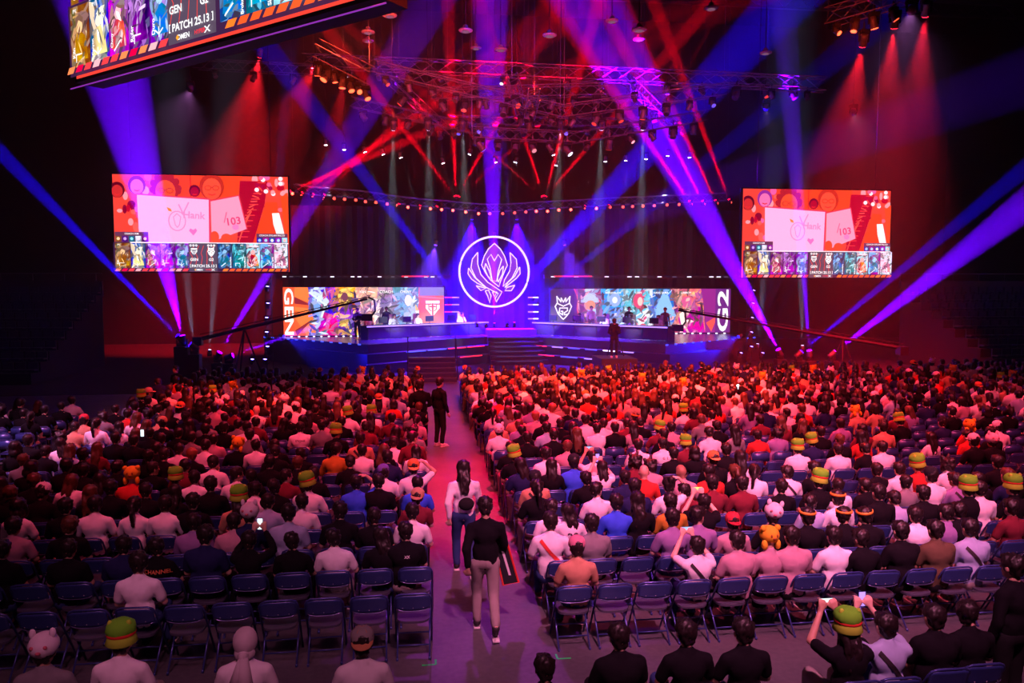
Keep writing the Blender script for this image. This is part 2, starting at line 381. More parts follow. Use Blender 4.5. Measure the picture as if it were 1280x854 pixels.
def draw_feed(c, fine):
    """the broadcast picture: fans holding a hand-drawn sign above a strip of ten line-up portraits"""
    X = lambda z: (z - 98) / 1090; Y = lambda z: 1 - (z - 90) / 600
    P = lambda *a: [(X(x), Y(y)) for x, y in a]
    R = random.Random(3)
    c.rect(0, 0, 1, 1, (.85, .05, .03))
    c.poly(P((340, 90), (575, 90), (575, 225), (340, 225)), (1, .045, .012)); c.poly(P((578, 90), (900, 90), (870, 225), (578, 225)), (1, .05, .012))
    c.line(P((576, 92), (576, 220)), .04, (.45, 0, .01))
    for k in range(34):     # the blurred crowd at the picture's edges
        x, y = (R.uniform(100, 340), R.uniform(95, 440)) if k % 2 else (R.uniform(890, 1180), R.uniform(95, 300))
        col = R.choice([(1, .12, .2), (.5, 0, .02), (1, .1, .08), (.9, .1, .35), (1, .3, .35), (.25, 0, .02)])
        c.ell(X(x), Y(y), R.uniform(.01, .025), R.uniform(.02, .05), col)
    c.poly(P((885, 120), (1060, 120), (1040, 260), (960, 508), (860, 508)), (.42, .0, .02))
    for k in range(11):     # rows of empty seats running back
        t = k / 11; c.line(P((870 + 12 * k, 500 - 36 * k), (905 + 12 * k, 400 - 22 * k)), .05, (1, .08, .06)); c.line(P((860 + 14 * k, 470 - 34 * k), (925 + 12 * k, 470 - 34 * k)), .035, (1, .05, .05))
    c.poly(P((1050, 250), (1120, 250), (1130, 508), (960, 508)), (1, .05, .01))
    c.poly(P((1085, 320), (1130, 318), (1150, 400), (1165, 470), (1110, 450), (1092, 390)), (1, .86, .88))
    c.poly(P((1140, 200), (1188, 190), (1188, 508), (1168, 470), (1150, 300)), (1, .06, .01))
    for k in range(16): c.ell(X(R.uniform(990, 1180)), Y(R.uniform(100, 200)), .013, .022, R.choice([(1, .3, .35), (1, .8, .9), (.4, 0, .05), (1, .1, .25)]))
    def face(x, y, r, skin, hair, curly=0, glasses=1, magenta=0):
        c.ell(X(x), Y(y - r * .1), r * 1.35 / 1090, r * 1.45 / 600, hair)
        if curly:
            for k in range(12): c.ell(X(x + 1.3 * r * math.cos(k * .55)), Y(y - .2 * r - 1.25 * r * math.sin(k * .55)), r * .32 / 1090, r * .34 / 600, hair)
        c.ell(X(x), Y(y + r * .15), r / 1090, r * 1.15 / 600, skin)
        if glasses:
            for s in (-1, 1): c.line([(X(x + s * r * .42 + r * .34 * math.cos(t)), Y(y + r * .05 + r * .24 * math.sin(t))) for t in [k * PI / 5 for k in range(10)]], .035, hair, True)
            c.line(P((x - r * .1, y), (x + r * .1, y)), .035, hair)
        c.line(P((x - r * .35, y + r * .7), (x, y + r * .82), (x + r * .35, y + r * .7)), .05, (.7, .02, .02))
    face(250, 160, 40, (1, .15, .4), (.3, .02, .3), 0, 0); face(130, 190, 34, (.6, .02, .02), (.12, 0, .01), 0, 0)
    face(425, 185, 62, (1, .07, .02), (.45, .01, .02), 1); face(712, 165, 58, (1, .07, .03), (.55, .02, .01))
    face(605, 190, 26, (.4, .0, .02), (.15, 0, .02), 0, 0)
    c.poly(P((250, 212), (695, 238), (690, 508), (256, 508)), (1, .42, .72)); c.line(P((250, 212), (695, 238), (690, 508)), .06, (.8, .03, .12))
    c.poly(P((703, 248), (880, 212), (926, 420), (703, 503)), (1, .30, .48)); c.line(P((703, 248), (880, 212), (926, 420)), .05, (.8, .03, .08))
    ink = (.80, .22, .52)
    c.text('Hank', X(600), Y(338), .075 * c.Hh, ink, -3); c.line(P((505, 275), (530, 330), (565, 262)), .06, ink)
    c.line([(X(492 + 52 * math.cos(t)), Y(375 + 60 * math.sin(t))) for t in [k * PI / 9 for k in range(18)]], .05, ink, True)
    c.line(P((470, 350), (480, 400), (492, 415), (505, 400), (515, 350), (492, 330)), .04, ink, True)
    c.poly(P((590, 465), (563, 435), (572, 420), (590, 430), (606, 420), (614, 435)), (.85, .15, .5))
    c.line(P((785, 380), (800, 320)), .05, (.9, .1, .25)); c.text('103', X(845), Y(372), .08 * c.Hh, (.75, .05, .18), 8); c.ell(X(855), Y(410), .02, .03, (.95, .2, .5))
    c.poly(P((430, 290), (455, 300), (462, 318), (440, 312)), (1, .2, .02))
    c.ell(X(722), Y(472), .026, .06, (1, .06, .02)); c.ell(X(795), Y(478), .03, .045, (1, .06, .02))
    # coach strips
    for x0, x1, y0, t, right in ((108, 313, 445, 'COACH: KIM', 0), (985, 1184, 450, 'COACH: DYLAN FALCO', 1)):
        c.poly(P((x0, y0), (x1, y0), (x1, 508), (x0, 508)), (.13, .03, .08))
        c.text(t, X((x0 + x1) / 2), Y(y0 + 11), .018 * c.Hh, (1, .9, .95), maxw=.15 * c.W)
        for k in range(5):
            a = x0 + (x1 - x0) * k / 5; e = (x1 - x0) / 5
            A, B, _ = PORTRAIT[(k * 3 + 5 * right) % 10]
            c.rect(X(a + 3), Y(506), X(a + e - 3), Y(y0 + 25), B, mi=1); c.ell(X(a + e / 2), Y(y0 + 42), .009, .016, tuple(min(1, q + .25) for q in A))
    # line-up strip
    c.poly(P((98, 508), (1188, 512), (1188, 690), (98, 690)), (.04, .01, .05)); c.line(P((205, 510), (1185, 512)), .05, (1, .85, .9))
    edges = [(108, 200), (205, 292), (297, 383), (387, 475), (479, 565), (745, 830), (835, 920), (924, 1008), (1012, 1097), (1100, 1184)]
    for i, (a, e) in enumerate(edges):
        A, B, n = PORTRAIT[i]; portrait(c, X(a), Y(668), X(e), Y(514), A, B, n, i > 4, i, fine)
        c.text('[P1]' if i < 5 else '[P1]', X(a + 24) if i < 5 else X(e - 24), Y(526), .016 * c.Hh, (1, 1, 1))
    for k in range(26):
        x = 110 + 1075 * k / 26
        if 560 < x < 745: continue
        c.poly(P((x, 688), (x + 30, 688), (x + 42, 672), (x + 12, 672)), R.choice([(1, .05, .06), (.8, .0, .06), (1, .25, .08), (1, .45, .5)]) if x < 560 else R.choice([(.9, .1, .02), (1, .2, .02)]))
    c.rect(X(567), Y(690), X(743), Y(514), (.09, .06, .10))
    for k in range(5): c.line(P((575 + 34 * k, 645), (590 + 30 * k, 600), (575 + 34 * k, 575), (600 + 30 * k, 530)), .03, (.75, .05, .04))
    gen_logo(c, X(600), Y(566), .036, (1, 1, 1), (.09, .06, .1)); g2_logo(c, X(706), Y(568), .036, (1, 1, 1), .0045 * c.W)
    c.text('GEN', X(600), Y(615), .03 * c.Hh, (1, 1, 1)); c.text('G2', X(706), Y(615), .03 * c.Hh, (1, 1, 1))
    for x in (598, 708):
        for k in range(3): c.line([(X(x - 18 + 18 * k + 6 * math.cos(t)), Y(528 + 6 * math.sin(t))) for t in (0, 1.57, 3.14, 4.71)], .025, (1, 1, 1), True)
    c.text('PATCH 25.13', X(655), Y(655), .030 * c.Hh, (1, 1, 1)); c.text('[', X(577), Y(655), .032 * c.Hh, (1, 1, 1)); c.text(']', X(735), Y(655), .032 * c.Hh, (1, 1, 1))
    c.text('OMEN', X(628), Y(679), .02 * c.Hh, (1, 1, 1)); c.poly(P((600, 679), (606, 672), (612, 679), (606, 686)), (1, .35, .02))
    c.text('HYPER', X(690), Y(679), .016 * c.Hh, (.9, .03, .05)); c.text('X', X(716), Y(679), .024 * c.Hh, (1, 1, 1), stretch=1.5)

def screen(O, U, V, depth, name, label, cat, draw, mats, border=.06):
    O, U, V = Vector(O), Vector(U), Vector(V); N = U.cross(V).normalized()
    root = empty(name, O, label, cat)
    mb = MB(); u, v = U.normalized() * border, V.normalized() * border
    a = [-u - v, U + u - v, U + V + u + v, V - u + v]
    f = [p for p in a] + [p - N * depth for p in a]
    mb.add(f, [(0, 1, 2, 3), (7, 6, 5, 4), (0, 4, 5, 1), (1, 5, 6, 2), (2, 6, 7, 3), (3, 7, 4, 0)])
    build(mb, 'cabinet', M_BLACK, root)
    c = Canvas(O, U, V); draw(c); c.build('picture', root, mats)
    return root, N
def rig_lines(root, pts, top, r=.02):
    for p in pts:
        mb = MB(); q = Vector(p) - root.location; mb.tube([q, q + Vector((0, 0, top - p[2]))], r, 4)
        build(mb, 'hanging_cable', M_DARKMETAL, root)

YS = 38.0
for x0, x1, xc, yt, yb, side in ((142.5, 361, 250, 219.5, 339.7, 'left'), (928, 1111.5, 1020, 237.3, 347.2, 'right')):
    X0, X1 = atY(x0, 280, YS).x, atY(x1, 290, YS).x; Z1, Z0 = atY(xc, yt, YS).z, atY(xc, yb, YS).z
    r_, n_ = screen((X0, YS, Z0), (X1 - X0, 0, 0), (0, 0, Z1 - Z0), .25, 'hanging_screen',
                    'hanging %s screen beside the stage showing two fans with a pink sign' % side, 'screen', lambda c: draw_feed(c, 1), [M_PIC, M_SPLASH_FINE])
    rig_lines(r_, [(X0 + .8, YS + .12, Z1), (X1 - .8, YS + .12, Z1)], 24.9)
# the big slanted screen of the centre-hung scoreboard, much nearer
zb = 11.0
dA = (zb - H) / ray(96, 99).z; dB = (zb - H) / ray(472, -8).z
A_, B_ = EYE + ray(96, 99) * dA, EYE + ray(472, -8) * dB
U_ = B_ - A_; U_.z = 0
hgt = U_.length * 600 / 1090
r_, n_ = screen(A_, U_, (0, 0, hgt), .9, 'scoreboard_screen', 'huge slanted overhead screen with line-up portraits at the top left of the hall', 'screen', lambda c: draw_feed(c, 0), [M_PIC, M_SPLASH], .1)
mb = MB(); un = U_.normalized()
P0, P1 = Vector((0, 0, -.28)) + n_ * .05, U_ + Vector((0, 0, -.28)) + n_ * .05
mb.tube([P0 - un * .3, P1 + un * .3], .02, 5); build(mb, 'edge_light', mat('violet_edge_light', (0, 0, 0), em=(.45, .05, .7), st=.6), r_)
rig_lines(r_, [A_ + U_ * t - n_ * .45 + Vector((0, 0, hgt)) for t in (.1, .9)], 24.9, .04)

# ------------------------------------------------------------------ the stage
ZS = 1.4
def M_em(name, c, st):
    m = mat(name, (.01, .01, .01), em=c, st=st)
    m.cycles.emission_sampling = 'NONE'
    return m
M_DECK = mat('glossy_stage_deck', (.05, .05, .075), .22)
M_RISER = mat('dark_stage_riser', (.018, .016, .03), .35)
E_VIO, E_BLUEW, E_WHITE, E_RED = M_em('violet_led', (.36, .20, 1), 2.2), M_em('blue_led', (.05, .08, 1), 2), M_em('white_led', (.8, .8, 1), 2.5), M_em('red_led', (1, .02, .05), 2)
XC = atY(618, 410, 45).x
front = [atZ(*p, ZS) for p in ((330, 421), (385, 425), (460, 431), (606, 421), (668, 421), (832, 431), (905, 425), (950, 421))]
def deck(name, pts, zt, zb, fwd):
    poly = [(p.x, p.y - fwd) for p in pts] + [(pts[-1].x, 47.5), (pts[0].x, 47.5)]
    mb = MB(); mb.prism(poly, zb, zt); return struct(mb, name, M_DECK if fwd == 0 else M_RISER)
deck('trim_stage_deck', front, ZS, 0, 0)
deck('trim_stage_step_upper', front[1:-1], .95, 0, .7)
deck('trim_stage_step_lower', front[2:-2], .5, 0, 1.5)
def led_strip(p, q, m, label, group, seg=1, gap=0, r=.03):
    p, q = Vector(p), Vector(q); root = empty('led_strip', p, label, 'led strip', group)
    d = q - p
    for k in range(seg):
        a, e = d * (k / seg), d * ((k + 1 - gap) / seg)
        mb = MB(); mb.tube([a, e], r, 4); build(mb, 'light_bar', m[k % len(m)] if isinstance(m, list) else m, root)
    return root
fr = lambda i, z, f: Vector((front[i].x, front[i].y - f - .03, z))
lerp = lambda a, e, t: a + (e - a) * t
led_strip(lerp(fr(2, .93, .72), fr(3, .93, .72), .3), fr(3, .93, .72), [E_BLUEW, E_BLUEW, E_RED, E_RED], 'blue and red light strip on the step below the left desk', 'stage edge lights', 4, .1)
led_strip(fr(4, .93, .72), lerp(fr(4, .93, .72), fr(5, .93, .72), .8), [E_RED, E_VIO, E_BLUEW, E_BLUEW, E_WHITE, E_VIO], 'red and blue light strip on the step below the right desk', 'stage edge lights', 6, .35)
led_strip(lerp(fr(2, .48, 1.52), fr(3, .48, 1.52), .5), fr(3, .48, 1.52), [E_VIO, E_RED], 'short red light strip on the lowest step left of the stage stairs', 'stage edge lights', 2, .2)
led_strip(fr(4, .48, 1.52), lerp(fr(4, .48, 1.52), fr(5, .48, 1.52), .55), [E_RED, E_BLUEW, E_VIO], 'short red light strip on the lowest step right of the stage stairs', 'stage edge lights', 3, .3)
led_strip(fr(0, ZS - .02, 0), fr(2, ZS - .02, 0), E_BLUEW, 'string of blue dots on the front edge of the left stage wing', 'stage edge lights', 12, .75, .035)
led_strip(fr(5, ZS - .02, 0), fr(7, ZS - .02, 0), E_BLUEW, 'string of blue dots on the front edge of the right stage wing', 'stage edge lights', 12, .75, .035)
# central dais and its stairs
mb = MB(); a, e = atZ(607, 411, 1.75), atZ(668, 411, 1.75)
mb.box((a.x, a.y - 1.2, ZS), (e.x, 47, 1.75)); tag(build(mb, 'dais', mat('blue_lit_dais', (.25, .25, .35), .3)), 'low central dais lit violet under the round emblem', 'dais')
st = empty('stage_stairs', (XC, front[3].y, 0), 'wide glossy stage stairs climbing to the central dais', 'stairs')
for k in range(6):
    mb = MB(); z1 = ZS - .23 * k; mb.box((a.x - XC - .1, -.42 * (k + 1) - .2, 0), (e.x - XC + .1, -.42 * k - .2, z1)); build(mb, 'step', M_RISER, st)
    mb = MB(); mb.box((a.x - XC + .2, -.42 * (k + 1) - .215, z1 - .05), (e.x - XC - .2, -.42 * (k + 1) - .2, z1 - .03)); build(mb, 'nosing_reflection', M_em('painted_step_reflection', (.2, .16, .5), .5), st)  # faint emission painted as reflections along the step edges
# dark drape, backdrop frame
mb = MB(); X0, X1 = atY(352, 300, 49).x, atY(925, 300, 49).x
n = 90
for k in range(n):
    xa, xb = X0 + (X1 - X0) * k / n, X0 + (X1 - X0) * (k + 1) / n
    mb.add([(xa, 49 + .12 * (k % 2), 0), (xb, 49 + .12 * ((k + 1) % 2), 0), (xb, 49 + .12 * ((k + 1) % 2), 9.3), (xa, 49 + .12 * (k % 2), 9.3)], [(0, 1, 2, 3)])
tag(build(mb, 'stage_backdrop', M_DRAPE), 'tall dark pleated drape behind the emblem and the stage screens', 'drape')

# LED walls of the two teams
def wall_left(c):
    X = lambda z: (z - 60) / 857; Y = lambda z: 1 - (z - 82) / 245; P = lambda *a: [(X(x), Y(y)) for x, y in a]
    c.rect(0, 0, 1, 1, (.95, .12, .03), mi=0)
    for q in ([(120, 82), (200, 82), (215, 170), (118, 130)], [(118, 235), (215, 210), (235, 327), (180, 327)], [(118, 180), (205, 190), (190, 215), (118, 200)]): c.poly(P(*q), (1, .22, .05))
    for q in ([(118, 130), (215, 175), (118, 165)], [(118, 300), (215, 240), (130, 327)]): c.poly(P(*q), (.30, .02, .03))
    c.poly(P((190, 82), (400, 82), (430, 327), (240, 327), (205, 200)), (.30, .25, .85), mi=1)
    c.poly(P((195, 95), (240, 82), (300, 150), (290, 190), (230, 160)), (.65, .75, 1)); c.poly(P((215, 120), (270, 200), (240, 230), (200, 190)), (.2, .4, .9)); c.poly(P((250, 200), (340, 230), (350, 327), (235, 327)), (.75, .12, .35), mi=1)
    c.poly(P((330, 82), (520, 82), (520, 327), (400, 327), (360, 200)), (.85, .35, .2), mi=1); c.ell(X(385), Y(125), .045, .16, (1, .7, .15)); c.ell(X(378), Y(140), .022, .09, (.25, .08, .1))
    c.poly(P((350, 190), (420, 160), (440, 327), (350, 327)), (.18, .12, .35), mi=1)
    c.poly(P((440, 82), (600, 82), (560, 327), (450, 327)), (.9, .55, .5), mi=1); c.poly(P((560, 82), (660, 82), (650, 327), (540, 327)), (.42, .28, .42), mi=1)
    c.poly(P((575, 150), (625, 130), (660, 200), (640, 290), (560, 240)), (.30, .25, .35)); c.poly(P((640, 82), (780, 82), (770, 327), (640, 327)), (.35, .55, .75), mi=1)
    c.ell(X(722), Y(150), .025, .12, (.9, .8, .8)); c.poly(P((700, 190), (760, 180), (785, 327), (690, 327)), (.5, .55, .75)); c.poly(P((755, 150), (778, 200), (770, 240)), (1, .55, .1))
    c.strokes(X(190), 0, X(782), 1, 330, [(.17, (.25, .2, .85)), (.22, (.5, .6, 1)), (.28, (.75, .1, .35)), (.34, (.9, .3, .1)), (.38, (1, .5, .1)), (.43, (.15, .08, .35)), (.5, (.9, .4, .35)), (.56, (1, .75, .7)), (.63, (.25, .18, .3)), (.68, (.45, .35, .5)), (.74, (.3, .5, .75)), (.8, (.6, .65, .8))], 5, .15)
    c.ell(X(722), Y(150), .022, .11, (.9, .8, .8)); c.ell(X(383), Y(130), .02, .09, (.2, .05, .1)); c.line(P((200, 110), (280, 170), (260, 230)), .12, (.75, .85, 1))
    c.rect(X(780), Y(327), 1, 1, (.8, .12, .07)); c.rect(X(785), Y(125), 1, 1, (.25, .22, .42)); c.line(P((780, 130), (917, 140)), .05, (1, .3, .2))
    c.poly(P((780, 215), (917, 200), (917, 327), (780, 327)), (.95, .15, .05)); gen_logo(c, X(855), Y(190), .088, (1, 1, 1), (.7, .08, .05))
    c.rect(0, 0, X(118), 1, (.95, .1, .03)); c.text('GEN', X(90), .5, .52, (1, 1, 1), -90, maxw=c.Hh * .96, stretch=2.0)
    c.text('COACH', X(605), Y(105), .16, (1, .95, .95)); c.text('KIIN', X(480), Y(105), .14, (1, .9, .9)); c.text('CHOVY', X(710), Y(105), .14, (1, .95, .95))
def wall_right(c):
    X = lambda z: (z - 205) / 957; Y = lambda z: 1 - (z - 90) / 245; P = lambda *a: [(X(x), Y(y)) for x, y in a]
    c.rect(0, 0, 1, 1, (.12, .02, .16)); c.rect(0, 0, X(330), 1, (.05, .02, .12)); c.line(P((330, 90), (350, 140), (345, 200), (370, 335)), .1, (.7, .05, .1))
    g2_logo(c, X(272), Y(195), .085, (1, .92, 1), .07)
    c.poly(P((335, 90), (470, 90), (490, 335), (365, 335), (350, 200)), (.55, .22, .28), mi=1); c.ell(X(410), Y(165), .05, .24, (.4, .5, .65), a0=0, a1=180); c.ell(X(412), Y(180), .034, .13, (.8, .35, .1)); c.poly(P((370, 220), (470, 210), (490, 335), (365, 335)), (.25, .12, .22), mi=1)
    c.poly(P((465, 90), (600, 90), (600, 335), (485, 335)), (.25, .55, .85), mi=1); c.ell(X(540), Y(150), .035, .16, (.35, .5, .95)); c.ell(X(540), Y(152), .017, .08, (.9, .9, 1)); c.poly(P((500, 230), (600, 215), (600, 335), (490, 335)), (.55, .6, .8), mi=1)
    c.poly(P((590, 90), (730, 90), (725, 335), (600, 335)), (.35, .70, .85), mi=1); c.ell(X(662), Y(155), .034, .2, (.75, .08, .2)); c.ell(X(672), Y(160), .018, .12, (1, .55, .5)); c.poly(P((610, 260), (720, 200), (730, 240), (660, 330)), (.9, .9, 1))
    c.poly(P((725, 90), (850, 90), (870, 335), (740, 335)), (.10, .25, .75), mi=1); c.poly(P((795, 115), (825, 130), (870, 240), (850, 260), (800, 220), (745, 260), (765, 170)), (.25, .5, .9)); c.ell(X(803), Y(140), .016, .09, (.1, .5, .7))
    c.poly(P((835, 90), (1010, 90), (1030, 335), (860, 335), (880, 200)), (.95, .40, .42), mi=1); c.ell(X(925), Y(165), .03, .13, (.75, .1, .3)); c.poly(P((870, 210), (1000, 190), (1030, 335), (900, 335)), (.55, .12, .4), mi=1); c.poly(P((885, 230), (905, 215), (920, 280), (900, 300)), (1, .8, .7))
    c.strokes(X(345), 0, X(1020), 1, 360, [(.18, (.6, .25, .2)), (.22, (.35, .45, .6)), (.27, (.2, .08, .2)), (.31, (.3, .6, .9)), (.36, (.15, .3, .8)), (.41, (.5, .75, .9)), (.46, (.2, .6, .8)), (.5, (.75, .08, .2)), (.54, (.8, .85, 1)), (.58, (.05, .15, .6)), (.63, (.2, .45, .9)), (.68, (.8, .3, .3)), (.74, (1, .5, .5)), (.8, (.6, .1, .35)), (.86, (.35, .05, .35))], 8, .15)
    c.ell(X(410), Y(165), .04, .2, (.5, .6, .75), a0=0, a1=180); c.ell(X(412), Y(180), .028, .11, (.8, .3, .08)); c.ell(X(540), Y(150), .03, .14, (.3, .45, .95)); c.ell(X(540), Y(152), .014, .07, (.95, .95, 1)); c.ell(X(665), Y(155), .03, .17, (.75, .06, .18)); c.ell(X(674), Y(160), .015, .1, (1, .6, .55)); c.poly(P((795, 115), (825, 130), (860, 240), (800, 220), (755, 250), (768, 170)), (.25, .55, 1)); c.poly(P((885, 230), (905, 215), (920, 280), (900, 300)), (1, .85, .75))
    c.poly(P((1000, 90), (1095, 90), (1095, 335), (1030, 335), (1020, 200)), (.30, .02, .25)); c.poly(P((1030, 280), (1095, 240), (1060, 330)), (.95, .1, .08))
    c.rect(X(1080), 0, 1, 1, (.15, .02, .22)); c.text('G2', X(1121), .5, .72, (1, 1, 1), 90, maxw=c.Hh * .96, stretch=2.3)
    for t, x in (('BROKENBLADE', 530), ('CAPS', 665), ('HANS SAMA', 785), ('LABROV', 920)): c.text(t, X(x), Y(112), .13, (1, 1, 1), maxw=.085 * c.W)
YW = 46.0
for x0, x1, yt, yb, dr, lab in ((354.5, 555, 359.2, 418, wall_left, 'wide stage screen of the left team with white vertical GEN lettering'), (688, 912, 361, 418, wall_right, 'wide stage screen of the right team with white vertical G2 lettering')):
    X0, X1 = atY(x0, 390, YW).x, atY(x1, 390, YW).x; xm = x0 if x0 < 500 else x1
    Z0, Z1 = ZS + .05, atY(xm, yt, YW).z
    screen((X0, YW, Z0), (X1 - X0, 0, 0), (0, 0, Z1 - Z0), .3, 'stage_screen', lab, 'screen', dr, [M_PIC, M_SPLASH_FINE], .03)
    led_strip((X0, YW - .35, ZS + .02), (X1, YW - .35, ZS + .02), E_WHITE, 'row of small white lights at the foot of the %s stage screen' % ('left' if x0 < 500 else 'right'), 'stage screen foot lights', 22, .75, .03)
    zt = atY(x0, 346, YW).z
    mb = MB(); mb.box((X0 - .4, YW - .1, zt - .1), (X1 + .4, YW + .15, zt + .12)); 
    tag(build(mb, 'header_truss', M_DARKMETAL), 'dark header beam above the %s stage screen' % ('left' if x0 < 500 else 'right'), 'beam')
    led_strip((X0, YW - .15, zt), (X1, YW - .15, zt), [E_WHITE, M_em('dim_white_led', (.5, .45, .7), .3), M_em('dark_led', (.02, .02, .03), 1), E_WHITE, MATS['dark_led'], MATS['dim_white_led'], MATS['dark_led'], E_WHITE, MATS['dark_led'], MATS['dark_led'], E_WHITE], 'broken line of white and red lights above the %s stage screen' % ('left' if x0 < 500 else 'right'), 'header lights', 24, .45, .025)
for x0, x1, side in ((502, 536, 'left'), (692, 740, 'right')):
    led_strip(atY(x0, 345.5, YW - .3), atY(x1, 345.5, YW - .3), E_RED, 'solid red light bar in the line above the %s stage screen' % side, 'header lights', 1, 0, .03)
for s, x0, x1 in ((0, 556, 574), (1, 660, 673)):
    for j, y in enumerate((372, 381, 390, 398.5)):
        if s == 0 and j == 3: continue
        p, q = atY(x0, y, 46.3), atY(x1, y, 46.3)
        led_strip(p, q, [E_RED, E_VIO] if s == 0 else [E_VIO, E_WHITE], '%s horizontal light bar %s the emblem, %s from the top' % (('red', 'left of') if s == 0 else ('violet', 'right of')  , nth(j + 1)) if False else
                  ('red and violet' if s == 0 else 'violet') + ' horizontal bar %s of the emblem, %s from the top' % ('left' if s == 0 else 'right', nth(j + 1)), 'bars beside the emblem', 2, 0, .035)

# round emblem of light tubes
YE = 45.0
EC = atY(617.8, 339.9, YE); PXM = (atY(660.9, 340, YE).x - EC.x) / 43.2
em = empty('round_emblem', EC, 'round glowing emblem of a winged crest on a ring, above the dais', 'emblem')
E_NEON = M_em('neon_tube', (.70, .46, 1), 2.3); E_FILL = M_em('violet_fill', (.28, .04, .85), .9)
cvt = lambda pts, y=0: [Vector(((x - 369) / 4.744 * PXM, y, -(z - 284) / 4.744 * PXM)) for x, z in pts]
mb = MB(); R_ = 43.2 * PXM; mb.tube([(R_ * math.cos(t), 0, R_ * math.sin(t)) for t in [2 * PI * k / 72 for k in range(73)]], .062, 6, close=False); build(mb, 'ring', E_NEON, em, True)
SH = [[(370, 118), (405, 150), (430, 192), (447, 245), (432, 275), (404, 345), (398, 372), (345, 330), (318, 290), (294, 245), (310, 192), (335, 150)],
      [(370, 220), (350, 182), (328, 210), (345, 262), (356, 335), (384, 340), (392, 280), (413, 212), (392, 182)],
      [(318, 235), (340, 280), (352, 325), (330, 308), (312, 265)], [(423, 250), (418, 296), (392, 345), (388, 320), (403, 275)],
      [(272, 170), (272, 240), (290, 300), (330, 345), (415, 402), (380, 462), (374, 440), (393, 412), (320, 375), (260, 320), (232, 260), (240, 210)],
      [(218, 262), (255, 318), (318, 374), (270, 352), (235, 327), (214, 295)], [(262, 365), (320, 380), (290, 395)],
      [(315, 395), (335, 392), (350, 425), (343, 468), (330, 425)], [(358, 402), (385, 402), (370, 432)],
      [(462, 170), (500, 210), (505, 260), (475, 320), (420, 370), (430, 330), (460, 280), (468, 230)],
      [(520, 255), (523, 295), (500, 322), (432, 376), (450, 345), (490, 310)], [(492, 362), (470, 395), (432, 395), (445, 375)]]
for i, s in enumerate(SH):
    mb = MB(); P = cvt(s); mb.tube(P + [P[0]], .028, 5, close=False); o = build(mb, 'light_outline', E_NEON, em)
    mb = MB(); P = cvt(s, .02); Q = cvt(s, .05); n = len(P)
    mb.add(P + Q, [tuple(range(n)), tuple(range(2 * n - 1, n - 1, -1))] + [(k, n + k, n + (k + 1) % n, (k + 1) % n) for k in range(n)])
    if i != 1: build(mb, 'fill_panel', E_FILL, em)
for sx in (-1, 1):
    mb = MB(); mb.tube([(sx * R_ * .5, .05, R_ * .87), (sx * R_ * .5, .05, 24.9 - EC.z)], .02, 4); build(mb, 'hanging_cable', M_DARKMETAL, em)

# player desks in a shallow V
def desk(pl, pr, lab, team):
    a, e = atZ(*pl, 2.15), atZ(*pr, 2.15)
    d = (e - a).normalized(); n = Vector((-d.y, d.x, 0));  n = n if n.y > 0 else -n
    root = empty('player_desk', (a.x, a.y, ZS), lab, 'desk'); L = (e - a).length
    Mx = Matrix.Translation((0, 0, 0)) @ Matrix(((d.x, n.x, 0, 0), (d.y, n.y, 0, 0), (0, 0, 1, 0), (0, 0, 0, 1)))
    mb = MB(); mb.box((-.1, 0, .70), (L + .1, 1.0, .75), M=Mx); build(mb, 'desk_top', M_BLACK, root)
    k = 6
    for i in range(k):
        mb = MB(); mb.box((L * i / k + .015, .03, .02), (L * (i + 1) / k - .015, .09, .70), M=Mx); build(mb, 'front_panel', mat('dark_violet_gloss_panel', (.035, .02, .06), .25), root)
    mb = MB(); mb.box((-.1, -.03, .69), (L + .1, .0, .76), M=Mx); build(mb, 'edge_light', E_VIO, root)
    for s in (0, L - .05): 
        mb = MB(); mb.box((s, .1, 0), (s + .05, .95, .7), M=Mx); build(mb, 'side_panel', M_BLACK, root)
    return a, e, n
DL = desk((460.5, 408), (609, 402.5), 'long dark players\' desk with violet top edge, left of the stage stairs', 0)
DR = desk((667, 403), (834, 409), 'long dark players\' desk with violet top edge, right of the stage stairs', 1)
def monitor(p, n, lab, team):
    root = empty('monitor', p, lab, 'monitor', 'monitors on the %s desk' % team, math.atan2(-n.x, n.y))
    mb = MB(); mb.box((-.27, -.03, .14), (.27, .02, .46)); build(mb, 'housing', M_BLACK, root)
    mb = MB(); mb.box((-.26, .021, .15), (.26, .024, .45)); build(mb, 'lit_panel', M_em('monitor_glow', (.5, .6, .9), 1.0), root)
    mb = MB(); mb.box((-.02, -.02, 0), (.02, 0, .2)); mb.box((-.1, -.09, 0), (.1, .09, .015)); build(mb, 'stand', M_BLACK, root)
for (a, e, n), team in ((DL, 'left'), (DR, 'right')):
    for i in range(5):
        p = lerp(a, e, (i + .72) / 5.3) + n * .35; monitor((p.x, p.y, 2.15), n, 'dark-backed monitor on the %s desk, %s from its left end' % (team, nth(i + 1)), team)

# dark stairs at the head of the aisle
root = empty('aisle_stairs', atZ(541, 478, 0), 'dark steps at the far end of the centre aisle', 'stairs')
for k in range(5):
    mb = MB(); mb.box((-1.1, .35 * k, 0), (1.1, .35 * (k + 1), .2 * (k + 1))); build(mb, 'step', M_RISER, root)
    mb = MB(); mb.box((-1.08, .35 * k - .01, .2 * (k + 1) - .04), (1.08, .35 * k, .2 * (k + 1) - .01)); build(mb, 'nosing', M_em('faint_red_nosing', (.3, .03, .06), .3), root)
for s in (-1, 1):
    mb = MB(); mb.tube([(s * 1.12, 0, .1), (s * 1.12, 0, 1.0), (s * 1.12, 1.75, 1.95), (s * 1.12, 1.75, .9)], .03, 6); build(mb, 'handrail', M_DARKMETAL, root)

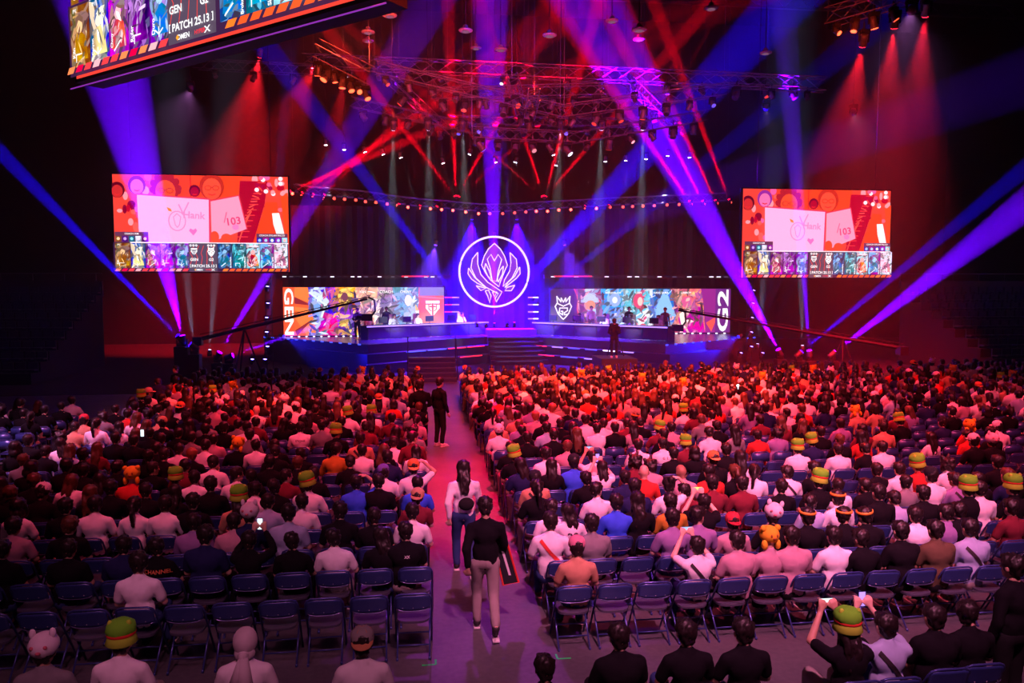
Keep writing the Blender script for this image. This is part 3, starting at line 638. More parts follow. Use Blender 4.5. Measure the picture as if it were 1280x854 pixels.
# ------------------------------------------------------------------ lighting rig
class G: pass
def moving_head_parts(scale=1.0):
    g = G()
    mb = MB(); mb.box((-.16, -.12, -.09), (.16, .12, .03)); g.base = mb.mesh('base', [M_BLACK])
    mb = MB(); mb.box((-.19, -.04, -.05), (-.15, .04, .3)); mb.box((.15, -.04, -.05), (.19, .04, .3)); mb.box((-.19, -.05, .02), (.19, .05, .06)); g.yoke = mb.mesh('yoke', [M_BLACK])
    mb = MB(); mb.lathe([(.07, .22), (.12, .2), (.13, .05), (.115, -.02), (.14, -.12), (.14, -.2), (.125, -.2)], 12); g.head = mb.mesh('head', [mat('grey_fixture_shell', (.05, .05, .055), .5)], True)
    mb = MB(); mb.lathe([(.001, -.215), (.12, -.215), (.12, -.205), (.001, -.205)], 12, cap=False); g.lens = mb.mesh('lens', [M_BLACK])
    mb = MB(); mb.box((-.025, -.025, -.34), (.025, .025, -.08)); g.clamp = mb.mesh('clamp', [M_DARKMETAL])
    return g
FX = moving_head_parts()
def fixture(pos, aim, color, label, group, hang=True, lens=6.0, cat='stage light', beam=None, s=1.0, name='moving_head', rod=False):
    """a yoke-mounted stage light; beam = (degrees, watts, blend)"""
    pos = Vector(pos); d = (Vector(aim) - pos).normalized()
    root = empty(name, pos, label, cat, group)
    sg = -1 if hang else 1
    flip = (PI, 0, math.atan2(d.x, -d.y) * 0) if hang else (0, 0, 0)
    for nm, me in (('base', FX.base), ('yoke', FX.yoke)) + ((('clamp', FX.clamp),) if hang else ()):
        o = link(nm, me, root, rot=flip); o.scale = (s, s, s)
        if nm == 'yoke': o.rotation_euler = (flip[0], 0, 0)
    if rod:
        rb = MB(); rb.tube([(0, 0, .1), (0, 0, 24.95 - pos.z)], .012, 4); build(rb, 'hanging_rod', M_DARKMETAL, root)
    hz_ = Vector((0, 0, sg * .24 * s)); q = d.to_track_quat('-Z', 'Y').to_euler()
    o = link('head', FX.head, root, hz_, q); o.scale = (s, s, s)
    key = 'lens_%02d_%02d_%02d_%d' % (color[0] * 99, color[1] * 99, color[2] * 99, lens)
    o = link('lens', FX.lens, o, mats=[M_em(key, color, lens)])
    if beam:
        start = pos + hz_ + d * (.27 * s + .09)
        lamp('beam', start, start + d, beam[0], color, beam[1], beam[2] if len(beam) > 2 else .35, .06, parent=root)
    return root
def where(px): return 'left' if px < 480 else 'centre' if px < 780 else 'right'

# floor beams: source pixel, pixel it shines towards, how far forward the beam leans, cone, watts
PUR = (.13, .0, 1)
FLOORBEAMS = [
    ((226, 424), (0, 190), 36, 36, 3.6, 900, BLUE, 'far left pair, throwing a thin beam to the upper left'),
    ((229, 425), (147, 100), 36, 35, 14, 520, PUR, 'far left pair, throwing a wide beam up past the left screen'),
    ((243, 434), (226, 424), 36, 36, 3, 160, BLUE, 'beside the far left pair, lower and to its right'),
    ((272, 445), (420, 200), 39, 38, 6, 520, PUR, 'left of the stage, beam climbing steeply to the right'),
    ((286, 446), (640, 322), 39, 39, 4.5, 330, PUR, 'left of the stage, beam lying low to the right'),
    ((596, 403), (380, 118), 43, 41, 4.2, 560, BLUE, 'left of the dais, thin beam crossing up to the left'),
    ((618, 404), (613, 0), 43.5, 42, 7, 900, PUR, 'middle of the dais, broad beam straight up'),
    ((608, 404), (880, 110), 43.5, 41, 7.5, 800, BLUE, 'middle of the dais, broad beam to the upper right'),
    ((634, 403), (840, 236), 43.5, 42, 3.8, 420, BLUE, 'right side of the dais, thin beam to the upper right'),
    ((643, 403), (632, 200), 43.5, 42.5, 1.6, 260, PUR, 'right side of the dais, narrow beam upwards'),
    ((975, 441), (790, 100), 38, 37, 10, 900, PUR, 'right of the stage, broad beam back over the stage'),
    ((1012, 443), (983, 60), 37, 36, 4.6, 480, PUR, 'behind the right screen edge, beam straight up'),
    ((998, 443), (1280, 212), 37, 36, 3.8, 620, BLUE, 'right of the stage, thin beam to the upper right'),
    ((1040, 443), (1280, 258), 36, 35, 8.2, 900, PUR, 'far right of the stage, thick beam to the upper right'),
]
M_CASE = mat('black_road_case', (.02, .02, .022), .5)
def plinth(p, w=.5, label='', h=None):
    z = p.z - .09 if h is None else h
    if z < .15: return
    mb = MB(); mb.box((p.x - w / 2, p.y - w / 2, 0), (p.x + w / 2, p.y + w / 2, z))
    tag(build(mb, 'light_riser', M_CASE), label, 'riser', 'risers under the floor lights')
for i, (s, e, Y0, Y1, an, w, c, lab) in enumerate(FLOORBEAMS):
    p = atY(*s, Y0)
    fixture(p - Vector((0, 0, .24)), atY(*e, Y1) - Vector((0, 0, .24)), c, 'beam light ' + lab, 'floor beam lights', False, 30, beam=(an, w * 3200, .3), s=1 if Y0 < 42 else .55)
    if Y0 < 42: plinth(p - Vector((0, 0, .24)), .5, 'black riser under the beam light ' + lab.split(',')[0] + ', number %s from the left' % nth(i + 1))
for i, (x, y, x2, y2) in enumerate(((1003, 438, 1002, 380), (947, 436, 952, 380), (262, 444, 266, 390), (242, 440, 238, 396))):
    p = atY(x, y, 39.5); fixture(p, atY(x2, y2, 39.5), (.45, .6, 1), 'faint white uplight behind the crowd, %s side, %s' % ('right' if x > 600 else 'left', 'nearer the stage' if i in (1, 2) else 'farther out'), 'faint uplights', False, 6, beam=(9, 60000, .8), s=.6)
# added blue and violet washes that colour the air behind the emblem and around the stage ends
for i, (x, y, Y, x2, y2, an, w, c) in enumerate(((590, 268, 46.6, 585, 410, 62, 380, (.03, 0, 1)), (646, 268, 46.6, 650, 410, 62, 380, (.03, 0, 1)), (618, 290, 48, 618, 420, 70, 120, (.08, 0, 1)), (352, 424, 39.5, 430, 452, 60, 9, (.01, .01, 1)), (925, 424, 39.5, 860, 452, 60, 9, (.01, .01, 1)), (545, 300, 44, 520, 420, 60, 50, (.12, .02, 1)), (705, 300, 44, 740, 420, 60, 50, (.12, .02, 1)))):
    p = atY(x, y, Y); fixture(p, atY(x2, y2, Y - (2 if i > 2 else 0)), c, 'blue wash light around the stage, %s from the left' % nth((3, 5, 4, 1, 7, 2, 6)[i]), 'blue stage washes', y < 350, 5, beam=(an, w * 1000, 1), s=.7, rod=y < 350)
# short vertical ladders of beams at both stage ends
for side, xs in (('left', ((334, 357), (334.5, 378), (333, 396), (333, 414), (334, 432), (315, 448), (331, 448))), ('right', ((941, 362), (940, 378), (939, 396), (938, 414), (938, 432), (925, 440), (952, 440)))):
    top = atY(*xs[0], 40.5); mb = MB()
    for dx in (-.15, .15): mb.tube([(top.x + dx, 40.8, 0), (top.x + dx, 40.8, top.z + .6)], .025, 5)
    for k in range(12): mb.tube([(top.x - .15, 40.8, .3 + k * .4), (top.x + .15, 40.8, .5 + k * .4)], .015, 4)
    tag(build(mb, 'light_tower', M_DARKMETAL), 'slim dark light tower at the %s end of the stage' % side, 'tower')
    for j, q in enumerate(xs):
        p = atY(*q, 40.5); sx = .5 if side == 'right' else -.3
        fixture(p, p + Vector((sx * .9 * (1 if side == 'right' else -1), -.5, 1.6)), (.15, .10, 1), 'small blue light at the %s end of the stage, %s from the top' % (side, nth(j + 1)), 'stage end ladder lights', True, 22, beam=(3.2, 60000, .4), s=.7)
# curved truss carrying the row of red lamps
ARC = [(366, 243), (376, 245), (390, 247), (404, 248.5), (418, 249), (431, 250), (445, 251), (457, 253), (470, 254), (484, 256), (497, 258), (510, 260), (524, 261), (538, 262), (552, 263), (566, 264), (582, 266), (598, 268), (612, 268),
       (628, 268), (643, 267), (657, 266), (670, 265), (684, 265), (698, 263.5), (713, 263), (730, 262), (745, 261.5), (762, 260), (778, 259.5), (790, 259), (803, 258.5), (817, 258), (833, 257), (848, 256.5), (863, 256), (879, 256), (895, 255), (912, 254)]
ap = [atY(x, y, 44 - 3.0 * abs((x - 620) / 290) ** 2) for x, y in ARC]
def truss(pts, w, label, name='lighting_truss', r=.02, step=None):
    pts = [Vector(p) for p in pts]; mb = MB(); L = sum((q - p).length for p, q in zip(pts, pts[1:]))
    offs = [(-w / 2, -w / 2), (w / 2, -w / 2), (w / 2, w / 2), (-w / 2, w / 2)]
    rows = []
    for i, p in enumerate(pts):
        d = (pts[min(i + 1, len(pts) - 1)] - pts[max(0, i - 1)]).normalized(); sd = d.cross(Vector((0, 0, 1))).normalized(); up = sd.cross(d)
        rows.append([p + sd * a + up * c for a, c in offs])
    base = pts[0]
    for k in range(4): mb.tube([q[k] - base for q in rows], r, 5)
    for (ra, rb) in zip(rows, rows[1:]):
        seg = (rb[0] - ra[0]).length; n = max(1, round(seg / (step or w * 1.3)))
        for j in range(n):
            for k in range(4):
                a = lerp(ra[k], rb[k], j / n); e = lerp(ra[(k + 1) % 4], rb[(k + 1) % 4], (j + 1) / n); mb.tube([a - base, e - base], r * .55, 3, close=False)
    for q in (pts[0], pts[-1]): mb.tube([q - base, V3_(q.x - base.x, q.y - base.y, 24.95 - base.z)], .006, 3)
    return tag(build(mb, name, M_ALU, loc=base), label, 'truss')
V3_ = lambda *a: Vector(a)
truss([p + Vector((0, .45, .4)) for p in ap[::2] + [ap[-1]]], .4, 'long curved truss carrying the row of red lamps over the stage')
for i, p in enumerate(ap):
    hot = i < 4 or i > 34 or 9 < i < 18 or 21 < i < 28
    aim, bm = Vector((p.x, 10, 2)), None
    fixture(p + Vector((0, 0, .2)), aim, (1, .05, .03), 'red lamp on the curved truss, %s from its left end' % nth(i + 1), 'red lamps on the curved truss', True, 14 if hot else 5, beam=bm, s=.62)
FANS = [((570, 250), (505, 165), 4.2), ((570, 250), (566, 150), 5), ((571, 250), (612, 175), 4.2), ((572, 250), (640, 190), 2.4), ((680, 250), (652, 165), 4.2), ((680, 250), (708, 150), 5), ((681, 250), (745, 175), 4.2), ((679, 250), (622, 200), 2.4),
        ((361, 243), (470, 196), 4.5), ((376, 245), (480, 178), 4.5), ((390, 247), (495, 165), 4), ((404, 248), (520, 130), 3), ((863, 256), (800, 165), 5), ((879, 256), (832, 165), 4.5), ((895, 255), (850, 160), 4.5), ((912, 254), (880, 170), 4),
        ((524, 262), (575, 175), 1.3), ((545, 263), (600, 165), 1.3), ((730, 262), (790, 165), 1.3), ((760, 261), (815, 165), 1.3), ((498, 260), (555, 160), 1.3)]  # the narrowest lights are added to imitate thin red lens streaks
for i, (s, e, an) in enumerate(FANS):
    p = atY(*s, 40.8); fixture(p, atY(*e, 39.8), (1, .0, .012), 'red beam light before the curved truss, %s from the left' % nth(1 + sorted(range(len(FANS)), key=lambda q: (FANS[q][0][0], q)).index(i)), 'red beam lights', False, 20, beam=(an, 1200000 if an > 2 else 600000, .35), s=.5)
# straight trusses, from pixels at a chosen distance
TR = [((380, 76, 40), (1032, 106, 36), .6, 'longest straight truss high over the stage'),
      ((468, 84, 34), (705, 140, 33), .5, 'truss slanting down from the upper left to the rig centre'),
      ((700, 140, 33), (905, 112, 34), .5, 'truss slanting up from the rig centre to the right'),
      ((440, 128, 38), (610, 165, 37), .45, 'lower truss slanting down on the left of the rig'),
      ((590, 166, 34), (720, 172, 34), .45, 'short lowest truss under the rig centre'),
      ((720, 172, 34), (880, 145, 36), .45, 'lower truss slanting up on the right of the rig'),
      ((640, 98, 32), (655, 150, 38), .45, 'short truss running towards the stage, rig centre left'),
      ((668, 118, 30), (660, 150, 36), .45, 'short truss running towards the stage, rig centre right'),
      ((245, 80, 42), (392, 88, 40), .5, 'faint truss behind the left screen cables'),
      ((392, 62, 28), (462, 98, 29), .7, 'short near truss in red light above the left of the stage'),
      ((905, 98, 38), (1010, 104, 37), .5, 'truss end above the right of the stage'),
      ((1035, 22, 29), (1130, -6, 27), .6, 'short near truss at the upper right'),
      ((540, 118, 36), (760, 112, 35), .5, 'cross truss through the middle of the rig'),
      ((560, 150, 39), (800, 154, 39), .4, 'rear cross truss low behind the rig'),
      ((490, 100, 37), (560, 165, 41), .4, 'thin truss falling back to the left of the emblem beam'),
      ((780, 96, 35), (850, 165, 41), .4, 'thin truss falling back at the right of the rig')]
tp = []
for (x0, y0, d0), (x1, y1, d1), w, lab in TR:
    a, e = atD(x0, y0, d0), atD(x1, y1, d1); n = max(2, int((e - a).length / 3)); truss([lerp(a, e, k / n) for k in range(n + 1)], w, lab); tp.append((a, e, w, lab))
# unlit and coloured moving heads hung along them
k = 0
SHORT = ['long top truss', 'left slanting truss', 'right slanting truss', 'lower left truss', 'lowest truss', 'lower right truss', 'left inward truss', 'right inward truss', 'faint far left truss', 'near red-lit truss', 'right truss end', 'upper right near truss', 'middle cross truss', 'rear cross truss', 'thin left falling truss', 'thin right falling truss']
for (a, e, w, _l), lab, cnt in zip(tp, SHORT, (16, 8, 7, 6, 6, 6, 2, 2, 3, 7, 3, 4, 8, 9, 3, 3)):
    for j in range(cnt):
        p = lerp(a, e, (j + .5) / cnt) - Vector((0, 0, w / 2 + .1)); c = RNG.choice([(1, .05, .03), (1, .05, .03), (.2, .1, 1), (1, .3, .4), (.9, .8, 1)]) ; k += 1
        near_ = 'near' in lab
        if near_: c = (1, .06, .02)
        aim = p + Vector((RNG.uniform(-.8, .8), RNG.uniform(-1.2, .4), -1))
        fixture(p, aim, c, 'moving light under the %s, %s from its left end' % (lab, nth(j + 1)), 'moving lights on the trusses', True, 7 if near_ else RNG.choice([0, 0, 0, 0, 1, 2]), s=RNG.uniform(.75, 1.1))
# cold white key lights on the players
WH = [(407, 174, 0), (430, 180, 0), (455, 183, 1), (478, 186, 1), (500, 190, 1), (553, 197, 1), (588, 186, -1), (619, 196, 1), (645, 196, -1), (691, 187, 1), (696, 200, -1), (757, 195, 0), (782, 194, 0), (808, 192, 0), (835, 188, 0), (862, 190, 0)]
for i, (x, y, s) in enumerate(WH):
    p = atY(x, y, 42.5); left = x < 625
    t = Vector(lerp(DL[0], DL[1], RNG.random())) if left else Vector(lerp(DR[0], DR[1], RNG.random()))
    fixture(p, Vector((p.x + s * 2 + (0 if s else RNG.uniform(-.5, .5)), p.y + .3, p.z - 6)), (.75, .88, 1), 'small cold white spotlight above the stage, %s from the left' % nth(i + 1), 'white spotlights', True, 25, beam=(8, 5500, .8), s=.7, rod=True)
for i, (x0, x1) in enumerate(((470, 600), (675, 830))):
    for j in range(3):
        q = atY(lerp(x0, x1, (j + .5) / 3), 150, 36); D = DL if i == 0 else DR; t = lerp(D[0], D[1], (j + .5) / 3)
        fixture(q, (t.x, t.y + .8, 2.3), (.8, .9, 1), 'key light for the %s desk, %s from the left' % ('left' if i == 0 else 'right', nth(j + 1)), 'key lights', True, 8, beam=(9, 55000, .8), s=1, rod=True)
# wide red washes seen as soft cones, upper right and left
for i, (x, y, d, ax, ay, an, w, c) in enumerate(((1080, 41, 28.5, 1020, 330, 40, 34, RED), (1119, 17, 27.5, 1085, 330, 34, 34, RED), (1158, 3, 28.2, 1120, 330, 34, 30, (1, .01, .04)), (1140, 3, 27.2, 1128, 60, 24, 9, (.8, .25, .9)),
                                               (1067, 133, 40, 1078, 180, 30, 3.0, (1, .3, .5)), (238, 104, 40, 225, 150, 30, 5, (.8, .25, .9)), (958, 128, 42, 958, 170, 24, 1.2, (.9, .5, .9)),
                                               (325, 60, 42, 280, 300, 46, 42, RED), (395, 70, 40, 310, 260, 44, 30, RED), (430, 92, 44, 400, 300, 36, 14, RED)
                                               )):
    p = atD(x, y, d); fixture(p, atD(ax, ay, d + 7), c, 'wash light glowing %s, %s from the left of the high ones' % ('red' if c[1] < .1 else 'pinkish white', nth(i + 1)), 'high wash lights', True, 16, beam=(an, w * (1700 if x > 900 else 2300), .9), s=1.1, rod=True)
for x, y in ((405, 95), (450, 118), (1075, 45)):  # added red fills without fixtures, brightening the near trusses
    p = atD(x, y, 26); lamp('added_rig_fill', p, p + Vector((.3, 2, 1.2)), 90, (1, .05, .02), 700, 1, .2)
for x, y, c in ((480, 68, (1, .06, .03)), (497, 70, (1, .06, .03)), (560, 120, (1, .05, .03)), (800, 110, (1, .05, .05)), (420, 62, (1, .06, .03)), (440, 72, (1, .08, .04)), (540, 100, (1, .02, .05)), (720, 120, (1, .02, .06)), (760, 90, (.8, .05, .3)), (600, 140, (.8, .05, .2)), (660, 100, (1, .05, .02)), (620, 60, (.1, .03, 1)), (900, 130, (.1, .03, 1))):  # more added fills that put coloured light on the rig
    p = atD(x, y, 33); lamp('added_rig_fill', p + Vector((0, -5, -1)), p + Vector((0, 6, 0)), 120, c, 1200, 1, .3)

# pendant house lamps
for i, (x, y, d) in enumerate(((487, 19, 30), (460, 40, 33), (460, 51, 40), (582, 38, 31), (595, 60, 40), (687, 44, 31), (765, 26, 33), (799, 37, 29), (799, 49, 37), (889, 10, 30), (626, 62, 36), (957, 66, 36))):  # one entry builds the reflection of a lamp as another lamp
    p = atD(x, y, d); root = empty('pendant_lamp', p, 'unlit disc-shaped pendant lamp under the roof, %s from the left' % nth(1 + sorted(range(12), key=lambda q: (487, 460, 460.5, 582, 595, 687, 765, 799, 799.5, 889, 626, 957)[q]).index(i)), 'lamp', 'pendant house lamps')
    mb = MB(); mb.lathe([(.05, .22), (.1, .18), (.1, .06), (.28, .03), (.29, 0), (.27, -.03), (.1, -.05)], 20); build(mb, 'shade', mat('pale_lamp_shade', (.2, .18, .2), .5), root, True)
    mb = MB(); mb.lathe([(.001, -.075), (.16, -.07), (.16, -.05)], 16); build(mb, 'diffuser', M_em('painted_diffuser_glow', (.5, .22, .35), .35), root)  # the lamp is off; this faint pink glow is painted emission
    mb = MB(); mb.tube([(0, 0, .2), (0, 0, 24.9 - p.z)], .02, 5); build(mb, 'rod', M_DARKMETAL, root)

# jib cranes with cameras
def jib(base, tail, tip, lab):
    root = empty('camera_crane', base, lab, 'camera crane'); t, q = Vector(tail) - Vector(base), Vector(tip) - Vector(base)
    mb = MB(); mb.tube([t, q], [.09, .05], 4); mb.tube([t + Vector((0, 0, .22)), q + Vector((0, 0, .1))], .02, 4)
    for k in range(12): a = lerp(t, q, k / 12); e = lerp(t, q, (k + 1) / 12); mb.tube([a, e + Vector((0, 0, .2 - .01 * k))], .012, 3)
    build(mb, 'boom', M_BLACK, root)
    mb = MB(); m_ = lerp(t, q, .25)
    for a in range(3): mb.tube([m_, (m_.x + .8 * math.cos(a * 2.1), m_.y + .8 * math.sin(a * 2.1), 0)], .04, 5)
    build(mb, 'tripod', M_BLACK, root)
    mb = MB(); mb.box(t - Vector((.3, .2, .3)), t + Vector((.1, .2, .1))); build(mb, 'counterweight', M_DARKMETAL, root)
    mb = MB(); mb.tube([q + Vector((.05, 0, .1)), q + Vector((.35, 0, -.05)), q + Vector((.4, 0, -.6)), q + Vector((.1, 0, -1.0))], .05, 5); build(mb, 'pan_head', M_BLACK, root)
    mb = MB(); mb.box(q + Vector((-.3, -.15, -1.1)), q + Vector((.25, .15, -.75))); mb.lathe([(.06, 0), (.09, .2), (.09, .25)], 10, M=Matrix.Translation(q + Vector((-.3, 0, -.92))) @ Matrix.Rotation(-PI / 2, 4, 'Y')); build(mb, 'camera_body', M_BLACK, root)
    return root
a, e = atD(250, 424, 36), atD(459, 374, 39); jib((a.x, a.y, 0), a, e, 'long camera crane reaching across the left stage screen')
a, e = atD(1130, 436, 36), atD(848, 388, 40); jib((a.x, a.y, 0), a, e, 'long camera crane reaching across the right stage screen')

# ------------------------------------------------------------------ empty tiers at both sides
def tier(name, x0, x1, y, n, side):
    for k in range(n):
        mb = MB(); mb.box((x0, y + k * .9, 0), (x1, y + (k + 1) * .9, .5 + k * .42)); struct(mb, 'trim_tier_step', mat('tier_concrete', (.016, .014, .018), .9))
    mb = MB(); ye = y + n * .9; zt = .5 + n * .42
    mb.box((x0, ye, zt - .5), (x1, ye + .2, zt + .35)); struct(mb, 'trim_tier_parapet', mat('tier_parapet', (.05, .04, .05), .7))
    mb = MB(); mb.tube([(x0, ye + .1, zt + .75), (x1, ye + .1, zt + .75)], .03, 5)
    x = x0
    while x <= x1: mb.tube([(x, ye + .1, zt + .3), (x, ye + .1, zt + .75)], .02, 4); x += 1.6
    root = tag(build(mb, 'guard_rail', M_ALU), 'pale guard rail above the dark tiers on the %s' % side, 'railing')
    mb = MB()
    for k in range(n):
        x = x0 + .3
        while x < x1 - .3:
            mb.box((x, y + k * .9 + .5, .5 + k * .42), (x + .42, y + k * .9 + .56, .5 + k * .42 + .45)); mb.box((x, y + k * .9 + .15, .5 + k * .42 + .1), (x + .42, y + k * .9 + .5, .5 + k * .42 + .16)); x += .52
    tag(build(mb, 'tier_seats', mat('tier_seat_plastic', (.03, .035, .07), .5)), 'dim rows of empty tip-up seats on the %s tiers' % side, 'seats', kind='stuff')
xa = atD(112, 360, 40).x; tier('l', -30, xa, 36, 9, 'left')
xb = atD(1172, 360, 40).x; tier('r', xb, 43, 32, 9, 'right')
lamp('tier_light', (xb + 6, 30, 15), (xb + 6, 38, 3), 70, (.6, .3, .5), 500, 1, .3); lamp('tier_light', (-20, 32, 15), (-20, 40, 3), 70, (.5, .15, .3), 300, 1, .3)

# ------------------------------------------------------------------ people: prototypes grown as one skin, then copied
from mathutils import noise as MN
V3 = Vector
JOBS = []
def job(key, mb, voxel, faces, smooth=3, disp=0.0, dscale=20, extra=None, names=None):
    JOBS.append((key, mb, voxel, faces, smooth, disp, dscale, extra))
def run_jobs():
    tmp = []
    for key, mb, voxel, faces, smooth, disp, dscale, extra in JOBS:
        me = bpy.data.meshes.new('proto'); me.from_pydata(mb.v, [], mb.f)
        o = bpy.data.objects.new('proto', me); COL.objects.link(o)
        r = o.modifiers.new('r', 'REMESH'); r.mode = 'VOXEL'; r.voxel_size = voxel; r.use_smooth_shade = True
        s = o.modifiers.new('s', 'SMOOTH'); s.factor = .5; s.iterations = smooth
        tmp.append(o)
    dg = bpy.context.evaluated_depsgraph_get(); dg.update(); out = {}; second = []
    for o, (key, mb, voxel, faces, smooth, disp, dscale, extra) in zip(tmp, JOBS):
        me = bpy.data.meshes.new_from_object(o.evaluated_get(dg)); o.modifiers.clear(); o.data = me
        if disp:
            nrm = [v.normal.copy() for v in me.vertices]
            for v, n in zip(me.vertices, nrm):
                q = v.co * dscale; v.co += n * disp * (MN.noise(V3((q.x, q.y, q.z * .45))) + .4 * MN.noise(q * 2.3))
        d = o.modifiers.new('d', 'DECIMATE'); d.ratio = min(1, faces / max(1, len(me.polygons) * 2))
    dg.update()
    for o, (key, mb, voxel, faces, smooth, disp, dscale, extra) in zip(tmp, JOBS):
        me = bpy.data.meshes.new_from_object(o.evaluated_get(dg)); me.name = key[0] if isinstance(key, tuple) else key
        if extra:
            bm = bmesh.new(); bm.from_mesh(me)
            for c, r, mi in extra:
                M = Matrix.Translation(c) @ Matrix.Diagonal((*r, 1)); res = bmesh.ops.create_icosphere(bm, subdivisions=1, radius=1, matrix=M)
                for f in {f for v in res['verts'] for f in v.link_faces}: f.material_index = mi
            bm.to_mesh(me); bm.free()
        me.polygons.foreach_set('use_smooth', [True] * len(me.polygons)); out[key] = me
    for o in tmp: bpy.data.objects.remove(o)
    return out

def pose(**k):
    d = dict(pel=(0, -.06, .52), belly=(0, -.09, .70), chest=(0, -.10, .90), neck=(0, -.085, 1.06), head=(0, -.05, 1.20), hr=(0, 0, 0), w=1.0,
             sh=((-.175, -.10, .965), (.175, -.10, .965)), el=((-.25, -.03, .74), (.25, -.03, .74)), wr=((-.13, .20, .62), (.13, .20, .62)), hd=((.2, .9, -.2), (-.2, .9, -.2)), curl=.5,
             hip=((-.095, -.05, .52), (.095, -.05, .52)), kn=((-.13, .40, .53), (.13, .40, .53)), an=((-.13, .43, .10), (.13, .43, .10)), toe=((-.14, .58, .04), (.14, .58, .04)))
    d.update(k); return d
def shifted(dx, dy, dz, **k):
    p = pose(); o = {}
    for key, f in (('belly', .4), ('chest', .8), ('neck', 1), ('head', 1.15)): o[key] = tuple(a + f * b for a, b in zip(p[key], (dx, dy, dz)))
    o['sh'] = tuple(tuple(a + .9 * b for a, b in zip(q, (dx, dy, dz))) for q in p['sh']); o['el'] = tuple(tuple(a + .5 * b for a, b in zip(q, (dx, dy, dz))) for q in p['el'])
    o.update(k); return pose(**o)
ST = dict(pel=(0, 0, .93), belly=(0, -.01, 1.10), chest=(0, -.02, 1.28), neck=(0, -.01, 1.46), head=(0, .02, 1.61),
          sh=((-.18, -.02, 1.36), (.18, -.02, 1.36)), el=((-.25, -.03, 1.11), (.25, -.03, 1.11)), wr=((-.24, .06, .88), (.24, .06, .88)), hd=((0, .2, -1), (0, .2, -1)),
          hip=((-.095, 0, .9), (.095, 0, .9)), kn=((-.11, .02, .49), (.11, .02, .49)), an=((-.11, -.03, .09), (.11, -.03, .09)), toe=((-.12, .12, .03), (.12, .12, .03)))
POSES = {
    'rest': pose(), 'broad': pose(w=1.16), 'slim': pose(w=.86, sh=((-.15, -.10, .96), (.15, -.10, .96)), el=((-.215, -.03, .74), (.215, -.03, .74))),
    'left': shifted(-.05, .0, -.02, hr=(0, -.18, .25)), 'right': shifted(.05, .01, -.02, hr=(0, .16, -.3)), 'fwd': shifted(0, .13, -.05, hr=(-.35, 0, 0)),
    'turned': shifted(.0, 0, 0, hr=(0, 0, -1.0)),
    'film': pose(el=((-.24, .18, .98), (.25, .18, .98)), wr=((-.07, .33, 1.20), (.09, .33, 1.20)), hd=((.25, .1, 1), (-.25, .1, 1)), curl=.9, head=(0, -.05, 1.19)),
    'hand': pose(el=((-.25, -.03, .74), (.36, -.02, 1.12)), wr=((-.13, .20, .62), (.17, -.04, 1.30)), hd=((.2, .9, -.2), (-.9, -.1, .35)), curl=.4, hr=(.1, 0, 0)),
    'stand': pose(**ST), 'clasp': pose(**{**ST, 'el': ((-.25, .02, 1.12), (.25, .02, 1.12)), 'wr': ((-.07, .24, 1.02), (.07, .24, 1.02)), 'hd': ((.8, .3, -.2), (-.8, .3, -.2))}),
    'walk': pose(**{**ST, 'kn': ((-.10, .16, .50), (.10, -.02, .50)), 'an': ((-.10, .12, .10), (.10, -.32, .20)), 'toe': ((-.10, .27, .03), (.10, -.24, .07)),
                    'el': ((-.25, -.14, 1.13), (.25, .06, 1.12)), 'wr': ((-.23, -.12, .89), (.24, .2, .95)), 'hd': ((0, .3, -1), (0, .5, -.8)), 'hr': (-.15, 0, 0)}),
    'bend': pose(**{**ST, 'belly': (0, .12, 1.06), 'chest': (0, .25, 1.18), 'neck': (0, .38, 1.29), 'head': (0, .48, 1.38), 'hr': (-.5, 0, .3), 'sh': ((-.19, .32, 1.24), (.19, .32, 1.24)),
                    'el': ((-.24, .38, .96), (.24, .38, .96)), 'wr': ((-.16, .5, .74), (.16, .5, .74)), 'hd': ((.1, .4, -1), (-.1, .4, -1))}),
}
def hmat(p): return Matrix.Translation(p['head']) @ Euler(p['hr']).to_matrix().to_4x4() @ Matrix.Scale(1.08, 4)
def xf(mb, start, M):
    for i in range(start, len(mb.v)): mb.v[i] = tuple(M @ V3(mb.v[i]))
